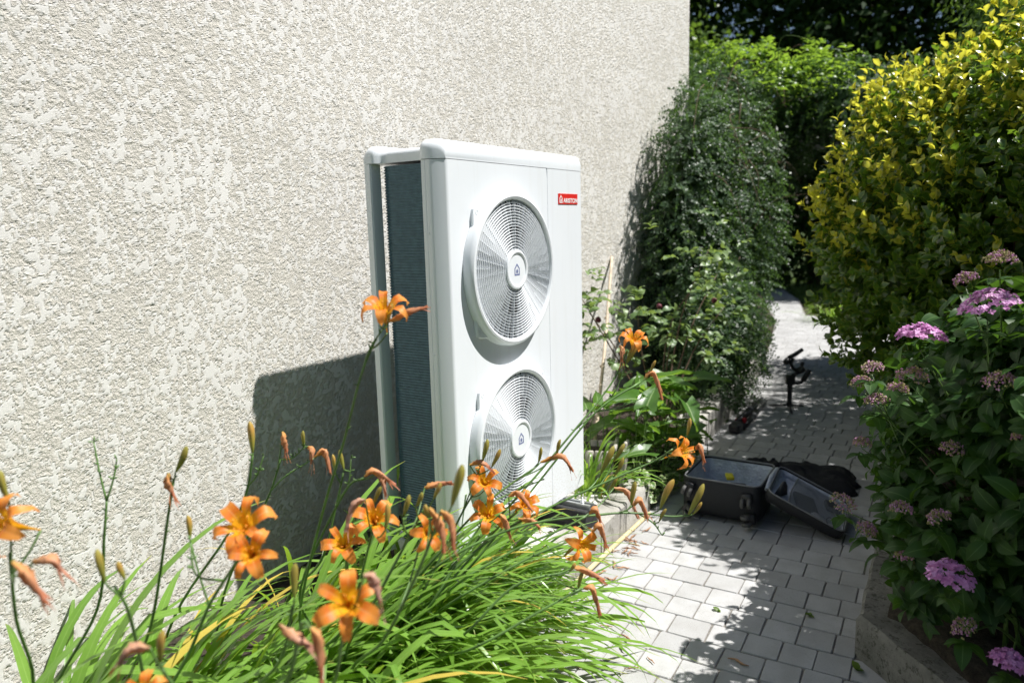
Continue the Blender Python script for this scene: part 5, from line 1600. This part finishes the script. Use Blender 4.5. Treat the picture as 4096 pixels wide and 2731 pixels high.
tree("oak_tree", "large dark tree left of the sky gap, behind the climber", 15.5, 7.2, 9, [ell(15.5, 7.4, 5.2, 2.9, 2.5, 2.6), ell(14.0, 6.2, 3.6, 1.6, 1.8, 1.5), ell(16, 7.5, 7.6, 2.3, 2.3, 1.8), ell(13.6, 4.6, 5.6, 1.4, 1.3, 2.4)], 27000, "tree", .20)
tree("oak_tree", "large dark tree right of the sky gap", 15.2, 1.6, 9, [ell(15.2, 1.6, 5.0, 2.4, 2.6, 2.6), ell(14.4, 0.4, 3.0, 1.5, 2.0, 1.6), ell(15.6, 1.2, 7.4, 2.3, 2.4, 1.8), ell(15.2, -1.8, 5.2, 2.0, 2.2, 2.6), ell(15.4, -1.6, 8.0, 2.0, 2.2, 1.8)], 42000, "tree", .20)
tree("oak_tree", "dark tree crown at the top behind the golden shrub", 15.5, -5.2, 8, [ell(15.5, -5.2, 4.4, 2.4, 3.0, 2.8), ell(14.8, -4.6, 2.6, 1.6, 2.2, 1.8), ell(15.5, -5.2, 7.2, 2.4, 2.8, 2.1)], 27000, "tree", .18)
tree("oak_tree", "dark tree crown in the top right corner", 7.2, -4.9, 7, [ell(7.2, -4.9, 3.8, 1.9, 1.9, 2.2), ell(6.2, -4.2, 2.4, 1.3, 1.2, 1.4), ell(7.2, -4.9, 5.6, 1.6, 1.6, 1.4)], 24000, "tree", .14)
tree("conifer_tree", "lighter feathery tree just right of the wall's top corner", 10.8, 2.9, 5, [ell(10.8, 2.9, 1.8, 1.0, .9, 1.7), ell(10.8, 2.9, 3.6, .8, .7, 1.2)], 14000, "tree_light", .11)
tree("dark_hedge_tree", "low dark tree closing the view under the arch", 14.4, 2.2, 4, [ell(14.4, 2.2, 1.3, .9, 1.6, 1.5), ell(14.2, 4.6, 1.5, .9, 1.6, 1.7), ell(14.6, 0.0, 1.4, .9, 1.6, 1.6)], 24000, "tree", .14)

# ---- light shade tree outside the picture on the right, its dapple falls on hydrangea and kerb
tree("unseen_garden_tree", "unseen slender tree right of the hydrangea bed, its crown set for shade", 1.9, -4.3, 4, [ell(1.25, -3.25, 2.9, .95, .66, .5), ell(0.45, -3.35, 2.75, .6, .5, .4), ell(1.9, -3.5, 3.2, .8, .7, .6)], 15000, "tree_light", .075, trunk=.06, grp=None)

# ---- tall shrub behind the golden one, shading the middle of the path
ts = hedge("tall_shrub", "tall dark shrub behind the golden leaved shrub", (4.6, -1.95, 0.1), [ell(4.4, -1.85, 1.9, .95, .62, 1.75), ell(5.4, -1.9, 1.8, .85, .6, 1.6), ell(3.7, -1.95, 2.3, .65, .55, .8)], 1500, 0.2, 6, .24, [quadleaf(.045*k, .014*k, r) for k, r in ((1, .1), (.8, .5), (1.1, .9))], "tree_light", 3, 9000, -.5, False)
ts["category"] = "shrub"
limbs(ts, (4.6, -1.95, .1), [(4.2, -1.9, 2.2), (4.8, -2.0, 2.5), (5.2, -2.1, 2.0)], .03, "bark")
# ---- row of unseen trees beyond the shrub bed, added to block sky light
for i, (x, y, h, lab) in enumerate(((-2.2, -6.2, 3.0, "unseen round tree at the near end of the row blocking sky light"), (0.6, -6.6, 3.4, "second unseen tree of the row blocking sky light"), (3.6, -6.4, 3.2, "third unseen tree of the row blocking sky light"))):
    tree("unseen_garden_tree", lab, x, y, h, [ell(x, y, 2.2, 1.5, 1.2, 1.9), ell(x+.3, y, 3.6, 1.2, 1.0, 1.1)], 9000, "tree", .13, trunk=.1, grp="unseen trees blocking sky beyond the shrub bed")
# ================================================================ PROPS
def rrect(w, l, r, n=5):
    out = []
    for cx, cy, a0 in ((w/2-r, l/2-r, 0), (-w/2+r, l/2-r, 90), (-w/2+r, -l/2+r, 180), (w/2-r, -l/2+r, 270)):
        for i in range(n+1):
            a = math.radians(a0 + 90*i/n); out.append((cx + r*math.cos(a), cy + r*math.sin(a)))
    return out
def loops(mb, L):
    """L: list of (polygon, z)"""
    n = len(L[0][0]); V = []; F = []
    for P, z in L: V += [(x, y, z) for x, y in P]
    for i in range(len(L)-1):
        F += [(i*n+k, i*n+(k+1) % n, (i+1)*n+(k+1) % n, (i+1)*n+k) for k in range(n)]
    F.append(tuple(range(n))[::-1]); F.append(tuple(range((len(L)-1)*n, len(L)*n)))
    return mb.add(V, F)
def open_tray(parent, w, l, h, r, matrix=None, fold=0.0, seed=0):
    """black shell, grey lining and zip rim; opening upwards, centred, floor at z=0"""
    r_ = random.Random(seed)
    mb = MB(); loops(mb, [(rrect(w-.05, l-.05, r), 0.0), (rrect(w-.012, l-.012, r), 0.012), (rrect(w, l, r), 0.035), (rrect(w, l, r), h-.006), (rrect(w-.006, l-.006, r), h), (rrect(w-.014, l-.014, r-.004), h), (rrect(w-.016, l-.016, r-.004), h-.006), (rrect(w-.018, l-.018, r-.005), 0.010)])
    sh = mb.build("shell", MAT["suit_black"], parent, True); shade_auto(sh, 45)
    mb = MB()
    n = len(rrect(w, l, r)); V = []; F = []
    steps = [(0.022, h-.008), (0.028, h*.72), (0.034, h*.45), (0.030, h*.2), (0.045, 0.02), (0.10, 0.014)]
    for i, (ins, z) in enumerate(steps):
        for k, (x, y) in enumerate(rrect(w-ins, l-ins, max(.008, r-.006))):
            j = 0.006 if 0 < i < 5 else 0
            V.append((x + r_.uniform(-j, j), y + r_.uniform(-j, j), z + (r_.uniform(-.004, .004) if j else 0)))
    for i in range(len(steps)-1):
        F += [(i*n+k, i*n+(k+1) % n, (i+1)*n+(k+1) % n, (i+1)*n+k) for k in range(n)]
    F.append(tuple(range((len(steps)-1)*n, len(steps)*n)))
    mb.add(V, F); li = mb.build("lining", MAT["lining"], parent, True)
    P = [(x, y, h+.002) for x, y in rrect(w-.010, l-.010, r-.002)]; P.append(P[0])
    mb = MB(); mb.tube(P, 0.0042, 5, False); zp = mb.build("zip_rim", MAT["zip_grey"], parent, True)
    parts = [sh, li, zp]
    if matrix is not None:
        for o in parts: o.matrix_basis = matrix
    return parts
sx, sy = 1.672, -0.497
su = thing("suitcase", "open black suitcase with grey lining lying on the shaded paving", "suitcase", (sx, sy, 0), None, 0.03)
open_tray(su, 0.385, 0.385, 0.190, 0.04, Matrix.Translation((0, 0, 0.022)), seed=3)
def wheel_set(x, y, z, ang):
    t = []
    mb = MB(); mb_rbox(mb, (-.028, -.026, -.03), (.012, .026, .03), .010, 2); o = mb.build("wheel_housing", MAT["black_plastic"], su, True); o.location = (x, y, z); 
    for s in (-1, 1):
        mb = MB(); mb.lathe([(.0001, -.007), (.012, -.007), (.014, -.009), (.021, -.009), (.0245, -.006), (.0245, .006), (.021, .009), (.014, .009), (.012, .006), (.0001, .006)], axis='y', n=20)
        w_ = mb.build("wheel", MAT["wheel_grey"], o, True); w_.location = (-.034, s*.0165, -.012); w_.rotation_euler = (0, 0, 0.0)
    o.rotation_euler = (ang, 0, 0)
wheel_set(-.195, .150, .165, 0.3); wheel_set(-.195, -.135, .150, -0.1); wheel_set(-.195, -.150, .055, 1.35); wheel_set(-.195, .150, .055, -1.0)
# lid resting on the ground to the right
lid = MB().box((-.16, -.003, -.002), (.16, .003, .002)).build("lid", MAT["suit_black"], su)
LM = Matrix.Translation((0.0, -0.205, 0.205)) @ Matrix.Rotation(math.radians(24), 4, 'X') @ Matrix.Rotation(0.05, 4, 'Z')
lid.matrix_basis = LM
TM = Matrix.Translation((0, -0.195, -0.050))
open_tray(lid, 0.390, 0.380, 0.058, 0.04, TM, seed=5)
V = []; F = []; nx, ny = 9, 9
for i in range(nx):
    for j in range(ny):
        u, v = i/(nx-1), j/(ny-1)
        V.append((-.17 + .34*u, -.375 + .26*v, -.002 + .006*math.sin(u*5)*math.sin(v*4) - .010*math.sin(math.pi*u)*math.sin(math.pi*v)))
for i in range(nx-1):
    for j in range(ny-1): F.append((i*ny+j, (i+1)*ny+j, (i+1)*ny+j+1, i*ny+j+1))
MB().add(V, F).build("net_pocket", MAT["net"], lid, True)
MB().tube([(-.17, -.115, 0), (-.08, -.112, -.004), (0, -.108, -.006), (.09, -.112, -.003), (.17, -.115, 0)], 0.004, 5).build("pocket_hem", MAT["zip_grey"], lid, True)
MB().tube([(-.15, -.004, -.001), (0, 0.004, .004), (.15, -.004, -.001)], 0.012, 6).build("hinge_gusset", MAT["lining"], su, True).matrix_basis = LM
# contents
def place_in(o, Mx):
    o.matrix_world = su.matrix_basis @ Mx
SUM = Matrix.Translation((sx, sy, 0)) @ Matrix.Rotation(.03, 4, 'Z')
pc = thing("fabric_pouch", "black fabric pouch with teal end inside the open suitcase", "pouch")
mb = MB(); mb_rbox(mb, (-.10, -.055, 0), (.09, .055, .075), .022, 3); mb.build("body", MAT["pouch"], pc, True)
mb = MB(); mb_rbox(mb, (-.06, -.062, .004), (.06, -.0555, .070), .004, 2); mb.build("end_panel", MAT["teal"], pc, True)
pc.matrix_basis = SUM @ Matrix.Translation((-.06, -.05, .075)) @ Matrix.Rotation(.25, 4, 'Z')
mb = MB(); mb_rbox(mb, (-.035, -.02, 0), (.035, .02, .02), .006, 2); o = mb.build("yellow_case", MAT["yellow"], None, True)
o.matrix_basis = SUM @ Matrix.Translation((.05, .015, .152)) @ Matrix.Rotation(.4, 4, 'Z'); tag(o, "small yellow case on the black pouch in the suitcase", "case")
LW = SUM @ LM
def inlid(o, x, y, z, rz=0): o.matrix_basis = LW @ Matrix.Translation((x, y, z)) @ Matrix.Rotation(rz, 4, 'Z')
mb = MB(); mb_rbox(mb, (-.036, -.020, 0), (.036, .020, .016), .0075, 3); o = mb.build("power_bank", MAT["charger_white"], None, True); inlid(o, -.10, -.265, -.030, 1.1); tag(o, "pale rounded power bank in the suitcase lid's net pocket", "power bank")
mb = MB(); mb_rbox(mb, (-.022, -.020, 0), (.022, .020, .022), .005, 2); mb.box((-.010, .020, .007), (-.006, .034, .012)); mb.box((.006, .020, .007), (.010, .034, .012)); o = mb.build("plug_charger", MAT["charger_white"], None); inlid(o, -.135, -.335, -.030, -1.4); tag(o, "white plug charger in the suitcase lid's net pocket", "charger")
mb = MB(); mb.tube([(.035*math.cos(a)*(1+.1*math.sin(3*a)), .028*math.sin(a), .004+.003*math.sin(2*a)) for a in [i*.33 for i in range(40)]], 0.0024, 5); o = mb.build("cable", MAT["black_plastic"], None, True); inlid(o, -.06, -.33, -.030); tag(o, "coiled black cable in the suitcase lid's net pocket", "cable")
mb = MB(); mb_rbox(mb, (-.075, -.055, 0), (.075, .055, .022), .018, 3); o = mb.build("flat_pouch", MAT["pouch"], None, True); inlid(o, -.02, -.19, -.034, .3); tag(o, "dark flat pouch under the suitcase lid's net pocket", "pouch")
mb = MB(); mb_rbox(mb, (-.045, -.035, 0), (.045, .035, .025), .018, 3); o = mb.build("round_pouch", MAT["pouch"], None, True); inlid(o, .10, -.31, -.034, .3); tag(o, "dark rounded pouch in the far corner of the suitcase lid", "pouch")
mb = MB(); loops(mb, [([(-.05, 0), (.05, -.01), (.06, .012), (-.04, .02)], 0), ([(-.055, .0), (.02, .0), (.03, .014), (-.045, .016)], .05), ([(-.06, .004), (-.03, .002), (-.03, .010), (-.055, .012)], .085)])
o = mb.build("black_sleeve", MAT["pouch"], None, True); inlid(o, -.06, -.075, -.03, -.3); tag(o, "black cloth sleeve standing in the suitcase lid", "sleeve")

# black bag behind the suitcase
def lumpy(name, x0, x1, y0, y1, h, seed, label, cat, rot=0):
    nx, ny = 30, 26
    cx, cy = (x0+x1)/2, (y0+y1)/2
    V = []; F = []
    for i in range(nx):
        for j in range(ny):
            u, v = i/(nx-1)*2-1, j/(ny-1)*2-1
            rr = max(abs(u), abs(v)); a = math.atan2(v, u)
            k = 1 + .16*math.sin(3*a+seed) + .08*math.sin(7*a+seed*2)
            q = math.hypot(u, v) or 1; 
            s = rr/q if q else 1
            X, Y = u*s*k*(x1-x0)/2, v*s*k*(y1-y0)/2
            e = max(0, 1-rr**4)
            z = h*e*(.55 + .45*float(vnoise(np.array(u*2.3+seed), np.array(v*2.3), seed)) + .35*float(vnoise(np.array(u*6+seed), np.array(v*6), seed+1))-.2) + .003
            V.append((X, Y, max(.002, z)))
    for i in range(nx-1):
        for j in range(ny-1): F.append((i*ny+j, (i+1)*ny+j, (i+1)*ny+j+1, i*ny+j+1))
    rim = [i*ny for i in range(nx)] + [(nx-1)*ny+j for j in range(1, ny)] + [i*ny+ny-1 for i in range(nx-2, -1, -1)] + [j for j in range(ny-2, 0, -1)]
    F.append(tuple(rim))
    o = MB().add(V, F).build(name, MAT["cloth_black"], None, True); o.location = (cx, cy, 0.0); o.rotation_euler = (0, 0, rot)
    return tag(o, label, cat)
lumpy("equipment_bag", 2.12, 2.50, -1.06, -.50, .10, 3, "slack black equipment bag lying behind the suitcase", "bag", .1)
lumpy("black_jacket", 2.10, 2.40, -.68, -.38, .11, 5, "crumpled black cloth against the back of the suitcase", "cloth", -.2)

# gimbal stabiliser on its mini tripod
gm = thing("camera_gimbal", "black handheld camera gimbal standing on a mini tripod on the path", "gimbal", (3.91, -.31, 0))
bp = MAT["black_plastic"]
e1 = Vector((.541, -.841, 0)); e3 = Vector((0, 0, 1))
def G(a, b, c=0): return e1*a + e3*b + Vector((-.828, -.538, 0))*c
for k, a in enumerate((200, 330, 80)):
    d = Vector((math.cos(math.radians(a)), math.sin(math.radians(a)), 0))
    MB().tube([(0, 0, .035), d*.08 + Vector((0, 0, .018)), d*.16 + Vector((0, 0, .005))], [.010, .008, .006], 8).build("tripod_leg", bp, gm, True)
mb = MB(); mb.lathe([(.0001, .02), (.018, .02), (.020, .05), (.018, .06), (.019, .15), (.022, .19), (.026, .205), (.0001, .206)], n=16); mb.build("handle", bp, gm, True)
mb = MB(); mb_rbox(mb, (-.034, -.026, .195), (.034, .026, .272), .012, 3); o = mb.build("grip_head", bp, gm, True); o.rotation_euler = (0, 0, -1.0)
MB().tube([G(.01, .215), G(.055, .205), G(.085, .21), G(.105, .235)], [.014, .012, .012, .014], 8).build("side_arm", bp, gm, True)
MB().tube([G(.10, .225), G(.15, .31)], [.022, .019], 10).build("sling_grip", bp, gm, True)
MB().tube([G(.015, .265), G(.05, .285), G(.075, .30)], [.015, .014, .014], 8).build("roll_arm", bp, gm, True)
mb = MB(); mb.lathe([(.0001, -.025), (.026, -.025), (.028, -.02), (.028, .02), (.026, .025), (.0001, .025)], n=16); o = mb.build("roll_motor", bp, gm, True); o.location = G(.085, .315); o.rotation_euler = (.9, .2, 0)
MB().tube([G(.085, .345), G(.095, .375)], [.014, .014], 8).build("roll_cap", bp, gm, True)
MB().tube([G(.06, .30), G(.02, .325), G(.0, .36), G(.02, .405)], [.014, .014, .014, .013], 8).build("tilt_arm", bp, gm, True)
mb = MB(); mb.lathe([(.0001, -.022), (.023, -.022), (.025, .0), (.023, .022), (.0001, .022)], n=14); o = mb.build("tilt_motor", bp, gm, True); o.location = G(-.03, .385); o.rotation_euler = (.4, 1.0, 0)
MB().tube([G(-.02, .41), G(.03, .435), G(.09, .475)], [.016, .017, .014], 6).build("camera_plate", bp, gm, True)

# tripod folded beside the far kerb
tp_ = thing("folded_tripod", "folded black tripod with red knob lying along the far kerb", "tripod", (3.12, -.10, 0))
for k, (dx, dy, dz) in enumerate(((0, 0, .028), (.02, -.065, .028), (.01, -.03, .072))):
    a = Vector((dx, dy, dz)); b = Vector((.74 + .03*k, .03 + dy*.9, dz*.75+.008))
    l = MB(); l.tube([a, a.lerp(b, .45), a.lerp(b, .46), a.lerp(b, .75), a.lerp(b, .76), b], [.019, .019, .015, .015, .012, .012], 10); l.build("leg", bp, tp_, True)
    MB().tube([a.lerp(b, .43), a.lerp(b, .48)], .024, 10).build("leg_clamp", MAT["pouch"], tp_, True)
mb = MB(); mb_rbox(mb, (-.10, -.07, .005), (.02, .01, .075), .02, 3); mb.build("head", MAT["black_plastic"], tp_, True)
MB().lathe([(.0001, .02), (.012, .02), (.014, .014), (.014, -.007), (.008, -.014), (.0001, -.014)], c=(.06, -.06, .065), n=12).build("red_knob", MAT["red_plastic"], tp_, True)
MB().tube([(.03, -.01, .070), (.12, -.02, .075)], .010, 8).build("red_band", MAT["red_plastic"], tp_, True)

# canes
def cane(name, P, r, mat, label, nodes, tilt=0):
    t = thing(name, label, "cane", P[0])
    o0 = Vector(P[0]); C = [Vector(p) - o0 for p in P]
    MB().tube(spline(C, 6), r, 10).build("culm", MAT[mat], t, True)
    a, b = C[0], C[-1]; d = (b-a).normalized()
    for f in nodes:
        p = a.lerp(b, f); MB().tube([p - d*.006, p - d*.002, p + d*.002, p + d*.006], [r*1.02, r*1.14, r*1.14, r*1.02], 10).build("node", MAT[mat], t, True)
cane("bamboo_cane", [(.12, -.196, .012), (.75, -.176, .013), (1.40, -.166, .012)], .0105, "bamboo", "thick yellow bamboo cane lying along the foot of the kerb", (.12, .38, .63, .83, .97))
cane("leaning_cane", [(1.62, .27, .12), (2.25, .49, .68), (2.89, .735, 1.24)], .0105, "dry_cane", "thin dry cane leaning against the wall right of the heat pump", (.2, .42, .66, .88))

# weathered wooden planter
pl = thing("wooden_planter", "small weathered grey wooden planter between heat pump and arum", "planter", (1.345, .045, .125), None, .35)
for i, (x, t_, h) in enumerate(((-.062, .10, .235), (-.021, .05, .262), (.021, .02, .262), (.062, -.06, .225))):
    mb = MB(); mb_rbox(mb, (-.0195, -.009, 0), (.0195, .009, h), .006, 2); o = mb.build("board", MAT["wood"], pl, True); o.location = (x, -.07, 0); o.rotation_euler = (.08 + .03*i, 0, t_*.4)
for y in (-.02, .03, .08):
    mb = MB(); mb_rbox(mb, (-.009, -.022, 0), (.009, .022, .23), .004, 1); o = mb.build("board", MAT["wood"], pl, True); o.location = (.092, y, 0)
    o = link("board", o.data, None, pl); o.location = (-.092, y, 0)
mb = MB(); mb_rbox(mb, (-.10, -.012, .225), (.10, .006, .25), .004, 1); o = mb.build("top_rail", MAT["wood"], pl, True); o.location = (0, -.045, .005)
mb = MB(); mb_rbox(mb, (-.085, -.05, 0), (.085, .10, .2), .004, 1); mb.build("soil_fill", MAT["soil"], pl)

# fallen dry petals and twigs
def curl(seed):
    r = random.Random(seed); P = [Vector((0, 0, .004))]; a = 0
    for i in range(6):
        a += r.uniform(-.6, .6); P.append(P[-1] + Vector((math.cos(a)*.011, math.sin(a)*.011, r.uniform(-.002, .004))))
    P = [Vector((p.x, p.y, max(.003, p.z))) for p in P]
    mb = MB(); mb.tube(spline(P, 2), [.0012 + .0022*math.sin(math.pi*i/12)*(1 + .4*math.sin(i*2)) for i in range(13)], 6); return mb.mesh("dry_petal")
CUR = [curl(i) for i in range(7)]
for m_ in CUR: m_.materials.append(MAT["debris"])
spots = [(.275, -.517), (.238, -.633), (.349, -.451), (.07, -.496), (.358, -.949), (.133, -.594), (.31, -.49)] + [(.66 + .55*random.random(), -.20 - abs(random.gauss(0, .045))) for _ in range(22)]
for i, (x, y) in enumerate(spots):
    o = link("dry_petal", CUR[i % 7], None, None, True, (x, y, .001)); o.rotation_euler = (0, 0, random.uniform(0, 6.28)); o.scale = (random.uniform(.7, 1.2),)*3
    tag(o, "dry brown curled petal fallen on the pavers" if i < 7 else "dry brown curled petal in the litter along the bamboo cane", "petal", "dry petals scattered on the sunny pavers" if i < 7 else "dry petals swept against the cane")
for i, (x, y, nm) in enumerate(((.657, -.749, "tiny green weed in a joint in the middle of the sunny pavers"), (.795, -1.059, "tiny green weed in a joint at the edge of the hydrangea's shade"), (.52, -1.261, "small dark weed growing at the foot of the right kerb"))):
    t = thing("weed", nm, "weed", (x, y, 0))
    k = 7; az = rng.uniform(0, 6.28, k)
    foliage(t, np.tile([[x, y, .001]], (k, 1)), np.stack([np.cos(az), np.sin(az), rng.uniform(.3, 1.2, k)], -1), np.tile([[0, 0, 1.]], (k, 1)), rng.uniform(.3, .7, k)*(1.6 if i == 2 else 1), li, MAT["grass"], 7)
